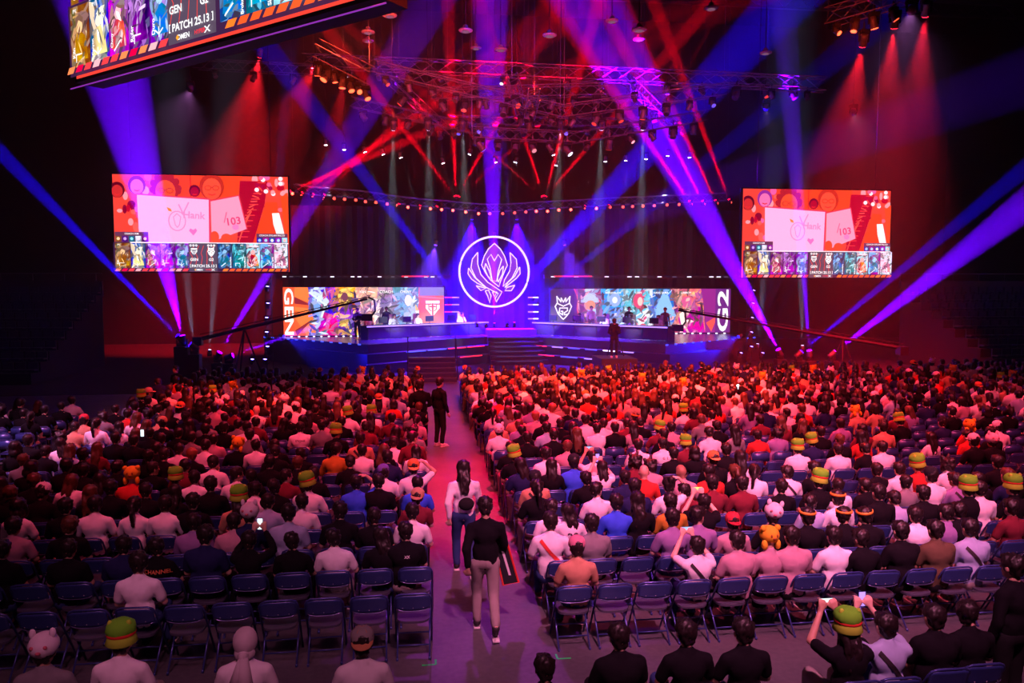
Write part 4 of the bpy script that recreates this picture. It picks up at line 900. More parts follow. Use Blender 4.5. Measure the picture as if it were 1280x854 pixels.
def body_mb(p):
    mb = MB(); w = p['w']; M = hmat(p)
    mb.ball(p['pel'], (.155 * w, .115 * w, .11)); mb.ball(p['belly'], (.135 * w, .10 * w, .14)); mb.ball(p['chest'], (.155 * w, .105 * w, .16))
    mb.limb(p['pel'], p['belly'], .105 * w, .10 * w); mb.limb(p['belly'], p['chest'], .10 * w, .10 * w)
    c = V3(p['chest']) * .25 + V3(p['neck']) * .75
    mb.limb(p['chest'], p['neck'], .085, .052)
    n = len(mb.v)
    mb.ball((0, -.005, .02), (.074, .092, .095), seg=16, rings=12); mb.ball((0, .022, -.05), (.056, .066, .066), seg=14, rings=10); mb.ball((0, .06, -.092), (.026, .024, .02))
    mb.limb((0, .083, .01), (0, .106, -.028), .009, .013); mb.ball((0, .082, -.06), (.026, .014, .010)); mb.ball((0, .078, .03), (.05, .014, .010))
    for s in (-1, 1): mb.ball((s * .076, -.004, -.008), (.011, .022, .033))
    xf(mb, n, M)
    mb.limb(p['neck'], M @ V3((0, -.02, -.04)), .054, .052)
    for i, s in enumerate((-1, 1)):
        sh, el, wr = V3(p['sh'][i]), V3(p['el'][i]), V3(p['wr'][i])
        mb.limb(c, sh, .06, .058 * w); mb.limb(sh, el, .055 * w, .04); mb.limb(el, wr, .041, .027)
        d = V3(p['hd'][i]).normalized(); nn = (V3((0, 0, 1)) - d * d.z); nn = nn.normalized() if nn.length > .3 else V3((0, -1, 0)); lat = d.cross(nn).normalized(); nn = lat.cross(d).normalized()
        mb.limb(wr, wr + d * .03, .027, .026)
        for k in range(4): mb.limb(wr + d * .02 + lat * (k - 1.5) * .008, wr + d * .085 + lat * (k - 1.5) * .021, .015, .0125, seg=8)
        cu = p['curl']
        for k in range(4):
            a = wr + d * .085 + lat * (k - 1.5) * .022; ln = (.036, .042, .040, .031)[k]
            d1 = (d * math.cos(cu * .7) - nn * math.sin(cu * .7)).normalized(); d2 = (d * math.cos(cu * 1.8) - nn * math.sin(cu * 1.8)).normalized()
            mb.limb(a, a + d1 * ln, .0095, .009, seg=7); mb.limb(a + d1 * ln, a + d1 * ln + d2 * ln * .8, .009, .0078, seg=7)
        t = wr + d * .03 + lat * s * -1 * -.024 * -1; t = wr + d * .03 - lat * s * .024
        mb.limb(t, t - lat * s * .03 + d * .03 - nn * .01, .013, .011, seg=7); q = t - lat * s * .03 + d * .03 - nn * .01; mb.limb(q, q + d * .03 - nn * .012, .011, .009, seg=7)
        hip, kn, an, toe = (V3(p[x][i]) for x in ('hip', 'kn', 'an', 'toe'))
        mb.limb(hip, kn, .088 * w, .058); mb.limb(kn, an, .056, .038); mb.limb(an, toe, .04, .028)
    ex = [(M @ V3((s * .031, .079, .006)), (.011, .010, .0085), 1) for s in (-1, 1)] + [(M @ V3((s * .031, .0875, .006)), (.005, .003, .005), 2) for s in (-1, 1)]
    return mb, ex
def shirt_mb(p, long=False):
    mb = MB(); w = p['w']; g = .017
    mb.ball(p['pel'], (.165 * w, .128 * w, .09)); mb.ball(V3(p['belly']) - V3((0, 0, .02)), (.170 * w, .130 * w, .17)); mb.ball(p['chest'], (.178 * w, .125 * w, .165))
    mb.ball(V3(p['belly']) * .5 + V3(p['pel']) * .5, (.172 * w, .130 * w, .13))
    mb.limb(p['pel'], p['belly'], .122 * w, .118 * w); mb.limb(p['belly'], p['chest'], .118 * w, .118 * w)
    c = V3(p['chest']) * .12 + V3(p['neck']) * .88
    mb.limb(p['chest'], c, .105, .08)
    for i in range(2):
        sh, el, wr = V3(p['sh'][i]), V3(p['el'][i]), V3(p['wr'][i])
        mb.limb(c - V3((0, 0, .035)), sh, .083, .068 * w)
        if long: mb.limb(sh, el, .068 * w, .054); mb.limb(el, lerp(el, wr, .9), .056, .040)
        else: q = lerp(sh, el, .72); mb.limb(sh, q, .068 * w, .062)
    return mb
def trouser_mb(p):
    mb = MB(); w = p['w']; mb.ball(p['pel'], (.168 * w, .13 * w, .12))
    for i in range(2):
        hip, kn, an = (V3(p[x][i]) for x in ('hip', 'kn', 'an')); mb.limb(hip, kn, .100 * w, .074); mb.limb(kn, lerp(kn, an, .93), .073, .058)
    return mb
def shoe_mesh(p, side):
    mb = MB()
    for i in (side,):
        an, toe = V3(p['an'][i]), V3(p['toe'][i]); d = (toe - an); d = d.normalized()
        mb.limb(an - V3((0, 0, .02)), toe, .05, .038, 0, 8)
        h = V3((d.x, d.y, 0)).normalized(); sd = V3((-h.y, h.x, 0)); a = an - h * .05; e = toe + h * .045; zb = min(an.z, toe.z) - .05
        mb.add([a + sd * .04, a - sd * .04, e - sd * .045, e + sd * .045] and [V3((q.x, q.y, z)) for z in (max(0.003, zb), max(.025, zb + .025)) for q in (a + sd * .042, a - sd * .042, e - sd * .046, e + sd * .046)],
               [(3, 2, 1, 0), (4, 5, 6, 7), (0, 1, 5, 4), (1, 2, 6, 5), (2, 3, 7, 6), (3, 0, 4, 7)], 1)
    return mb.mesh('shoe', [M_BLACK, M_BLACK], True)
def hair_mb(k):
    mb = MB()
    if k != 'bald':
        mb.ball((0, -.016, .038), (.091, .100, .098), seg=16, rings=12); mb.ball((0, -.05, -.03), (.066, .046, .062)); mb.ball((0, .05, .085), (.06, .04, .032))
        for s in (-1, 1): mb.ball((s * .062, .02, .045), (.024, .05, .045))
    if k in ('long', 'wavy'):
        for x in (-.045, 0, .045): mb.limb((x, -.05, .02), (x, -.105, -.14), .046, .040); mb.limb((x, -.105, -.14), (x * .8, -.13, -.32 if k == 'long' else -.24), .040, .018 if k == 'long' else .04)
        for s in (-1, 1): mb.limb((s * .07, .0, .03), (s * .078, -.03, -.17), .026, .02)
    if k == 'pony':
        mb.ball((0, -.115, .05), .034); mb.limb((0, -.13, .05), (0, -.165, -.06), .034, .036); mb.limb((0, -.165, -.06), (.01, -.15, -.25), .036, .016)
    if k == 'bob':
        mb.ball((0, -.05, -.07), (.098, .075, .085)); [mb.limb((s * .082, .01, .02), (s * .088, .02, -.11), .028, .026) for s in (-1, 1)]
    if k == 'curly':
        R = random.Random(4)
        for _ in range(46):
            t, z = R.uniform(0, 6.28), R.uniform(-.12, .12); r = .1 * math.sqrt(max(.1, 1 - (z / .15) ** 2)); y = r * math.sin(t) - .02
            if y > .05 and z < .04: continue
            mb.ball((r * math.cos(t), y, z + .02), R.uniform(.026, .04), seg=8, rings=6)
    if k == 'bun': mb.ball((0, -.08, .12), .048)
    return mb
HAIRS = ('short', 'long', 'wavy', 'pony', 'bob', 'curly', 'bun')
for k, p in POSES.items():
    mb, ex = body_mb(p); job(('body', k), mb, .0095, 5200, 3, extra=ex)
    job(('tshirt', k), shirt_mb(p), .015, 1700, 4, .008, 11); job(('long_sleeve_top', k), shirt_mb(p, True), .015, 2000, 5, .014, 11)
    job(('trousers', k), trouser_mb(p), .017, 900, 4, .01, 12)
for k in HAIRS: job(('hair', k), hair_mb(k), .011, 1300, 1, .018, 34)
PM = run_jobs()
for k, p in POSES.items(): PM[('shoe', k, 0)], PM[('shoe', k, 1)] = shoe_mesh(p, 0), shoe_mesh(p, 1)
SHIRT_BVH = {}
def shirt_bvh(key):
    if key not in SHIRT_BVH:
        me = PM[key]; SHIRT_BVH[key] = BVHTree.FromPolygons([v.co for v in me.vertices], [tuple(q.vertices) for q in me.polygons])
    return SHIRT_BVH[key]

# hats and head gear, in head space
def plain(mb, name, n): return mb.mesh(name, [M_BLACK] * n, True)
def bucket_hat():
    mb = MB(); mb.lathe([(.118, -.015), (.126, -.005), (.112, .045), (.108, .062)], 20, 1, cap=False)
    mb.lathe([(.110, .058), (.117, .072), (.110, .085)], 20, 2, cap=False)
    v0 = len(mb.v); mb.lathe([(.109, .082), (.118, .11), (.108, .155), (.07, .182), (.001, .19)], 20, 0, cap=False)
    for s in (-1, 1): mb.ball((s * .075, -.03, .165), (.024, .022, .03), 1, 8, 6)
    for i in range(v0, len(mb.v)):
        x, y, z = mb.v[i]; k = 1 + .08 * math.sin(x * 55 + z * 30) * math.cos(y * 50); mb.v[i] = (x * k, y * k, z)
    return plain(mb, 'bucket_hat', 3)
def cap_mesh(back):
    mb = MB(); s = -1 if back else 1
    mb.lathe([(.096, .02), (.1, .05), (.094, .09), (.07, .122), (.03, .14), (.001, .142)], 18, 0, cap=False); mb.ball((0, 0, .143), .009, 0, 6, 4)
    n = 10; v = []
    for z in (.03, .022):
        for k in range(n + 1):
            t = PI * k / n; v.append((.094 * math.cos(t), s * (.094 * math.sin(t) * .9 + .01), z + .004)); v.append((.088 * math.cos(t), s * (.06 + .12 * math.sin(t)), z - .012 * math.sin(t)))
    m = 2 * (n + 1); f = []
    for k in range(n): f += [(2 * k, 2 * k + 1, 2 * k + 3, 2 * k + 2), (m + 2 * k, m + 2 * k + 2, m + 2 * k + 3, m + 2 * k + 1), (2 * k + 1, m + 2 * k + 1, m + 2 * k + 3, 2 * k + 3)]
    mb.add(v, f, 1)
    for k in range(6): t = k * PI / 3; mb.tube([(.101 * math.cos(t), .101 * math.sin(t), .05), (.072 * math.cos(t), .072 * math.sin(t), .123), (.0, 0, .145)], .0022, 4, 1)
    return plain(mb, 'cap', 2)
def plush(kind):
    mb = MB(); mb.ball((0, -.005, .05), (.115, .125, .105), 0, 16, 12)
    for s in (-1, 1):
        if kind == 'ears': mb.ball((s * .075, -.02, .15), (.028, .022, .045), 0, 8, 6); mb.ball((s * .05, -.115, .07), (.018, .01, .016), 1, 8, 6)
        else: mb.ball((s * .09, -.03, .13), (.04, .035, .04), 0, 8, 6); mb.ball((s * .085, -.05, -.06), (.035, .045, .06), 0, 8, 6); mb.ball((s * .035, -.118, .06), (.014, .01, .02), 1, 8, 6)
    mb.ball((0, -.128, .03), (.022, .014, .014), 1, 8, 6)
    return plain(mb, 'plush_hat', 2)
def band(): mb = MB(); mb.lathe([(.0, 0)] and [(.092, .035), (.108, .04), (.108, .068), (.09, .072)], 20, 0, cap=False); return plain(mb, 'headband', 1)
def scarf():
    mb = MB(); mb.ball((0, -.01, .03), (.1, .115, .115), 0, 18, 12); mb.ball((0, -.04, -.06), (.085, .08, .07), 0, 14, 8); mb.ball((0, -.105, -.05), (.045, .035, .04), 0, 12, 8)
    mb.limb((0, -.12, -.06), (.02, -.17, -.32), .04, .075); mb.limb((0, -.12, -.06), (-.06, -.16, -.28), .035, .055)
    return plain(mb, 'head_scarf', 1)
GEAR = {'H': bucket_hat(), 'C': cap_mesh(0), 'B': cap_mesh(1), 'E': plush('ears'), 'Y': plush('y'), 'O': band(), 'S': scarf()}
C = lambda n, c, **k: mat(n, c, .9, scale=9, bump=.25, spec=.12, **k)
HATM = {'H': [C('green_felt', (.16, .55, .03)), C('yellow_felt', (.40, .62, .05)), C('red_felt', (.60, .04, .03))], 'E': [C('white_plush', (.7, .62, .68)), C('rose_plush', (.6, .15, .2))],
        'Y': [C('yellow_plush', (.8, .45, .03)), C('brown_plush', (.35, .1, .03))], 'O': [mat('orange_band', (.8, .3, .03), .6)], 'S': [C('pale_scarf', (.6, .52, .56))]}
CAPM = {'d': [C('black_cap', (.02, .02, .025)), C('black_peak', (.03, .03, .035))], 'w': [C('white_cap', (.7, .66, .7)), C('white_peak', (.6, .55, .6))], 'p': [C('pink_cap', (.65, .22, .32)), C('pink_peak', (.6, .2, .3))],
        'g': [C('mesh_cap', (.30, .28, .28)), C('tan_peak', (.55, .25, .12))], 't': [C('tan_cap', (.5, .3, .17)), C('tan_peak2', (.45, .25, .15))], 'o': [C('orange_cap', (.65, .2, .06)), C('orange_peak', (.7, .3, .1))], 'r': [C('red_cap', (.5, .04, .06)), C('red_peak', (.4, .03, .05))], 'v': [C('violet_cap', (.16, .12, .5)), C('violet_peak', (.15, .1, .45))]}
SH = {'W': ('white', (.82, .76, .82)), 'K': ('black', (.007, .006, .009)), 'N': ('navy', (.015, .018, .08)), 'G': ('grey', (.20, .19, .21)), 'P': ('pink', (.48, .27, .34)), 'R': ('red', (.55, .035, .03)),
      'B': ('blue', (.04, .10, .85)), 'M': ('maroon', (.16, .02, .035)), 'O': ('tan', (.50, .26, .16)), 'L': ('lavender', (.27, .17, .38)), 'Y': ('mustard', (.45, .22, .03)), 'C': ('light-blue', (.35, .42, .62)), 'V': ('olive', (.10, .07, .04))}
SHM = {k: C(v[0].replace(' ', '_') + '_cloth', v[1]) for k, v in SH.items()}
SKINS = [mat('skin_%d' % i, c, .55, var=.05) for i, c in enumerate(((.62, .36, .26), (.50, .28, .19), (.70, .44, .33), (.34, .18, .11)))]
HAIRM = {'k': mat('black_hair', (.014, .008, .009), .45, var=.5, scale=60, spec=.45), 'b': mat('brown_hair', (.09, .035, .018), .45, var=.4, scale=60), 'r': mat('reddish_hair', (.28, .09, .04), .45, var=.4, scale=60)}
EYE_W, EYE_D = mat('eye_white', (.7, .68, .66), .3), mat('eye_dark', (.01, .008, .006), .2)
TRM = [C('dark_denim', (.03, .05, .16)), C('black_trouser_cloth', (.010, .010, .012)), C('khaki_cloth', (.30, .26, .25))]
SHOE = [[mat('black_shoe', (.02, .02, .02), .5), mat('white_sole', (.6, .58, .58), .6)], [mat('white_shoe', (.6, .58, .6), .5), mat('white_sole', (.6, .58, .58), .6)]]
HAIRWORD = {'short': 'short-haired', 'long': 'long-haired', 'wavy': 'wavy-haired', 'pony': 'ponytailed', 'bob': 'bob-haired', 'curly': 'curly-haired', 'bun': 'bun-haired', 'bald': 'bald'}
HATWORD = {'H': 'green bucket hat', 'E': 'white plush hat', 'Y': 'yellow plush hat', 'O': 'orange headband', 'S': 'pale headscarf'}
CAPWORD = {'d': 'black cap', 'w': 'white cap', 'p': 'pink cap', 'g': 'mesh cap', 't': 'tan cap', 'o': 'orange cap', 'r': 'red cap', 'v': 'violet cap'}

class P_: pass
def parse(code, rng):
    """first letter shirt; l w p b c u x hair; k/n/r hair colour after ':'; hat letter after '/'; pose mark"""
    q = P_(); q.shirt = code[0]; q.hair = 'short'; q.hc = 'k'; q.hat = None; q.cap = 'd'; q.long = False; q.pose = None; q.phone = False
    rest = code[1:]
    if '/' in rest:
        rest, h = rest.split('/'); q.hat = h[0]; q.cap = h[1] if len(h) > 1 else 'd'
    for ch in rest:
        if ch in 'lwpucbx': q.hair = {'l': 'long', 'w': 'wavy', 'p': 'pony', 'u': 'bun', 'c': 'curly', 'b': 'bob', 'x': 'bald'}[ch]
        elif ch in 'nr': q.hc = 'b' if ch == 'n' else 'r'
        elif ch == '^': q.pose = 'film'; q.phone = True
        elif ch == '~': q.pose = 'hand'
        elif ch == '*': q.pose = 'broad'
        elif ch == '>': q.pose = 'turned'
        elif ch == 'j': q.long = True
        elif ch == 'f': q.pose = 'fwd'
    if not q.pose:
        q.pose = rng.choice(['slim', 'slim', 'rest', 'left', 'right']) if q.hair in ('long', 'wavy', 'pony', 'bob', 'bun') else rng.choice(['rest', 'rest', 'broad', 'left', 'right', 'fwd', 'rest', 'turned'][:7 + (rng.random() < .3)])
    q.skin = rng.choice([0, 0, 1, 2, 2, 3] if rng.random() < .4 else [0, 1, 2]); q.tr = rng.choice([0, 1, 1, 2]); q.sc = rng.uniform(.95, 1.05)
    return q
def look_words(q):
    s = SH[q.shirt][0] + (' top' if q.long else ' t-shirt')
    if q.hat: return 'person in %s and %s' % (s, HATWORD.get(q.hat) or CAPWORD[q.cap])
    return '%s person in %s' % (HAIRWORD[q.hair], s)
def gear_mats(q): return CAPM[q.cap] if q.hat in 'CB' else HATM[q.hat]
def spawn(q, loc, rz, label, group, name='person', extra_parts=True):
    k = q.pose; root = link(name, PM[('body', k)], None, loc, (0, 0, rz)); 
    if not root.data.materials:
        for m in (SKINS[0], EYE_W, EYE_D): root.data.materials.append(m)
    root.material_slots[0].link = 'OBJECT'; root.material_slots[0].material = SKINS[q.skin]
    root.scale = (q.sc,) * 3; tag(root, label, 'person', group)
    def part(nm, key, m, M=None):
        me = PM[key] if isinstance(key, tuple) else key
        if not me.materials: [me.materials.append(M_BLACK) for _ in m]
        o = link(nm, me, root, mats=m)
        if M is not None: o.matrix_local = M
        return o
    sk = 'long_sleeve_top' if q.long else 'tshirt'
    part(sk, (sk, k), [SHM[q.shirt]]); part('trousers', ('trousers', k), [TRM[q.tr]]); [part('shoe', ('shoe', k, i_), SHOE[q.tr % 2]) for i_ in (0, 1)]
    M = hmat(POSES[k])
    if q.hair != 'bald' and q.hat not in ('S', 'Y'): part('hair', ('hair', q.hair if not (q.hat and q.hair in ('curly', 'bun')) else 'short'), [HAIRM[q.hc]], M)
    if q.hat: part({'H': 'bucket_hat', 'C': 'cap', 'B': 'cap', 'E': 'plush_hat', 'Y': 'plush_hat', 'O': 'headband', 'S': 'head_scarf'}[q.hat], GEAR[q.hat], gear_mats(q), M @ Matrix.Translation((0, -.004, .012)) if q.hat != 'S' else M)
    return root
def back_print(root, q, text, z, h, m, dx=0):
    v, f, w, hh = text_mesh(text); key = ('long_sleeve_top' if q.long else 'tshirt', q.pose); bv = shirt_bvh(key); out = []
    for x, y in v:
        s = V3((x * h / hh + dx, -1, z + y * h / hh)); hit = bv.ray_cast(s, V3((0, 1, 0)))[0]; out.append((hit or V3((s.x, -.22, s.z))) - V3((0, .005, 0)))
    mb = MB(); mb.add(out, f); o = build(mb, 'shirt_print', m, root); return o
def back_strap(root, q, m, a=(-.13, 1.0), b=(.16, .66), w=.022):
    bv = shirt_bvh(('long_sleeve_top' if q.long else 'tshirt', q.pose)); mb = MB(); n = 14; v = []
    for k in range(n + 1):
        x, z = lerp(a[0], b[0], k / n), lerp(a[1], b[1], k / n)
        for s in (-1, 1):
            px, pz = x + s * w * .7, z + s * w * .7; hit = bv.ray_cast(V3((px, -1, pz)), V3((0, 1, 0)))[0]; y = hit.y if hit else -.2; v.append((px, y - .008, pz))
    mb.add(v, [(2 * k, 2 * k + 1, 2 * k + 3, 2 * k + 2) for k in range(n)]); return build(mb, 'bag_strap', m, root)

# merged, lighter figures for the middle distance and a still lighter set for the mass at the back
def merged(key, k, hair, hat, long, lod):
    if key in PM: return PM[key]
    bm = bmesh.new(); M = hmat(POSES[k]); items = [(('body', k), 0, None, .30), (('long_sleeve_top' if long else 'tshirt', k), 1, None, .45), (('trousers', k), 3, None, .3)]
    if hair != 'bald' and hat not in ('S', 'Y'): items.append((('hair', hair if not (hat and hair in ('curly', 'bun')) else 'short'), 2, M, .5))
    for kk, mi, MM, rt in items:
        me = PM.get(('low', kk, lod))
        if me is None:
            o = bpy.data.objects.new('t', PM[kk]); COL.objects.link(o); d = o.modifiers.new('d', 'DECIMATE'); d.ratio = rt * lod
            dg = bpy.context.evaluated_depsgraph_get(); me = bpy.data.meshes.new_from_object(o.evaluated_get(dg)); bpy.data.objects.remove(o); PM[('low', kk, lod)] = me
        n = len(bm.verts); nf = len(bm.faces); bm.from_mesh(me); bm.verts.ensure_lookup_table(); bm.faces.ensure_lookup_table()
        if MM is not None: bmesh.ops.transform(bm, matrix=MM, verts=bm.verts[n:])
        for f in bm.faces[nf:]: f.material_index = mi
    if hat:
        n = len(bm.verts); nf = len(bm.faces); bm.from_mesh(GEAR[hat]); bm.verts.ensure_lookup_table(); bm.faces.ensure_lookup_table()
        bmesh.ops.transform(bm, matrix=M @ Matrix.Translation((0, -.004, .012)), verts=bm.verts[n:])
        for f in bm.faces[nf:]: f.material_index += 4
    me = bpy.data.meshes.new('person'); bm.to_mesh(me); bm.free(); mi_ = [f.material_index for f in me.polygons]
    for _ in range(7): me.materials.append(M_BLACK)
    me.polygons.foreach_set('material_index', mi_)
    me.polygons.foreach_set('use_smooth', [True] * len(me.polygons)); PM[key] = me; return me
def spawn_merged(q, loc, rz, label, group, lod=1.0):
    me = merged(('m', q.pose, q.hair, q.hat, q.long), q.pose, q.hair, q.hat, q.long, lod)
    g = gear_mats(q) if q.hat else []
    o = link('person', me, None, loc, (0, 0, rz), [SKINS[q.skin], SHM[q.shirt], HAIRM[q.hc], TRM[q.tr]] + g + [M_BLACK] * (3 - len(g))); o.scale = (q.sc,) * 3
    return tag(o, label, 'person', group)

# ------------------------------------------------------------------ folding chairs
def chair_parts():
    g = {}
    mb = MB(); r = .0125
    pts = [(-.215, .24, .0), (-.215, -.17, .66), (-.212, -.205, .72), (-.19, -.222, .765), (-.14, -.23, .785), (.14, -.23, .785), (.19, -.222, .765), (.212, -.205, .72), (.215, -.17, .66), (.215, .24, .0)]
    mb.tube([(a, y, z + .01) for a, y, z in pts], r, 7); g['frame'] = mb.mesh('frame', [M_NAVYTUBE], True)
    for s in (-1, 1):
        mb = MB(); mb.tube([(s * .19, -.235, .01), (s * .19, .16, .44)], .011, 7); mb.tube([(s * .19, -.235, .0), (s * .19, -.235, .03)], .016, 7); g['leg', s] = mb.mesh('leg', [M_NAVYTUBE], True)
    for z, y in ((.13, -.235 + .395 * .12 / .43), (.24, -.235 + .395 * .23 / .43)):
        mb = MB(); mb.tube([(-.19, y, z), (.19, y, z)], .009, 6); g['rail', z] = mb.mesh('crossbar', [M_NAVYTUBE], True)
    mb = MB(); mb.tube([(-.2, .15, .14), (.2, .15, .14)], .009, 6); g['rail', 0] = mb.mesh('crossbar', [M_NAVYTUBE], True)
    mb = MB(); n = 12; v = []                                             # seat pan, rounded and dished
    for zz in (.44, .465):
        for k in range(28):
            t = 2 * PI * k / 28; c, s_ = math.cos(t), math.sin(t); x = .19 * math.copysign(abs(c) ** .45, c); y = .19 * math.copysign(abs(s_) ** .45, s_) - .015; v.append((x, y, zz - .012 * (1 - (x / .19) ** 2)))
    mb.add(v, [tuple(range(27, -1, -1)), tuple(range(28, 56))] + [(k, (k + 1) % 28, 28 + (k + 1) % 28, 28 + k) for k in range(28)]); g['seat'] = mb.mesh('seat', [M_PAD])
    mb = MB(); v = []; f = []; nx, nz = 12, 6                              # back panel: curved sheet with thickness and rounded lower corners
    for side in (0, 1):
        for j in range(nz + 1):
            for i in range(nx + 1):
                u = -1 + 2 * i / nx; w_ = j / nz; z = .575 + .205 * w_ + (.035 * abs(u) ** 4 * (1 - w_)) - (.03 * abs(u) ** 6 * w_); x = u * .203; y = -.232 + .055 * (.785 - z) / .2 * 1.0 - .018 * (1 - u * u) + (.008 if side else 0)
                v.append((x, y, z))
    N1 = (nx + 1) * (nz + 1)
    for j in range(nz):
        for i in range(nx):
            a = j * (nx + 1) + i; f.append((a, a + 1, a + nx + 2, a + nx + 1)); f.append((N1 + a, N1 + a + nx + 1, N1 + a + nx + 2, N1 + a + 1))
    for i in range(nx):
        f.append((i, N1 + i, N1 + i + 1, i + 1)); a = nz * (nx + 1) + i; f.append((a, a + 1, N1 + a + 1, N1 + a))
    for j in range(nz):
        a = j * (nx + 1); f.append((a, a + nx + 1, N1 + a + nx + 1, N1 + a)); a += nx; f.append((a, N1 + a, N1 + a + nx + 1, a + nx + 1))
    mb.add(v, f); g['back'] = mb.mesh('backrest', [M_NAVY], True)
    mb = MB(); mb.tube([(-.195 + .39 * i / 10, -.222 - .018 * (1 - (2 * i / 10 - 1) ** 2) + .03, .60 + .028 * abs(2 * i / 10 - 1) ** 4 - .02) for i in range(11)], .006, 5); g['lip'] = mb.mesh('lower_lip', [mat('chair_edge_highlight', (.16, .18, .36), .25, .6)], True)  # paler edge colour stands in for highlights along the lip
    mb = MB()
    for s in (-1, 0, 1): mb.ball((s * .12, -.248 if s == 0 else -.243, .635), (.006, .004, .006), 0, 6, 4)
    g['rivet'] = mb.mesh('rivets', [mat('rivet_steel', (.6, .6, .65), .3, .5)])
    return g
CH = chair_parts()
def merge_meshes(lst, name):
    bm = bmesh.new(); mats = []
    for me in lst:
        nf = len(bm.faces); bm.from_mesh(me); bm.faces.ensure_lookup_table(); m = me.materials[0]
        if m not in mats: mats.append(m)
        for f in bm.faces[nf:]: f.material_index = mats.index(m)
    o = bpy.data.meshes.new(name); bm.to_mesh(o); bm.free(); mi_ = [f.material_index for f in o.polygons]; [o.materials.append(m) for m in mats]; o.polygons.foreach_set('material_index', mi_); return o
CH1 = merge_meshes([CH['frame'], CH['leg', -1], CH['leg', 1], CH['rail', .13], CH['rail', .24], CH['seat'], CH['back'], CH['lip']], 'folding_chair')
def chair(loc, rz, label, group, full):
    if not full: return tag(link('folding_chair', CH1, None, loc, (0, 0, rz)), label, 'chair', group)
    root = empty('folding_chair', loc, label, 'chair', group, rz)
    bk = None
    for nm, k in (('frame', 'frame'), ('leg', ('leg', -1)), ('leg', ('leg', 1)), ('crossbar', ('rail', .13)), ('crossbar', ('rail', .24)), ('seat', 'seat'), ('backrest', 'back'), ('lower_lip', 'lip'), ('rivets', 'rivet')): 
        o = link(nm, CH[k], bk if nm in ('lower_lip', 'rivets') else root)
        if nm == 'backrest': bk = o
    return root
PHN = None
def phone(loc, rot, lit, label):
    global PHN
    if PHN is None:
        mb = MB(); mb.box((-.037, -.004, -.077), (.037, .004, .077)); a = mb.mesh('case', [M_BLACK]); mb = MB(); mb.box((-.034, -.0046, -.073), (.034, -.0042, .073)); b_ = mb.mesh('display', [M_BLACK]); PHN = (a, b_)
    root = empty('phone', loc, label, 'phone', 'phones held up by the audience'); root.rotation_euler = rot
    link('display', PHN[1], link('case', PHN[0], root), mats=[M_em('phone_glow_%s' % lit, {'w': (.75, .9, 1), 'y': (1, .75, .2), 'v': (.45, .25, 1), 'b': (.3, .5, 1)}[lit], 1.6)])
    return root

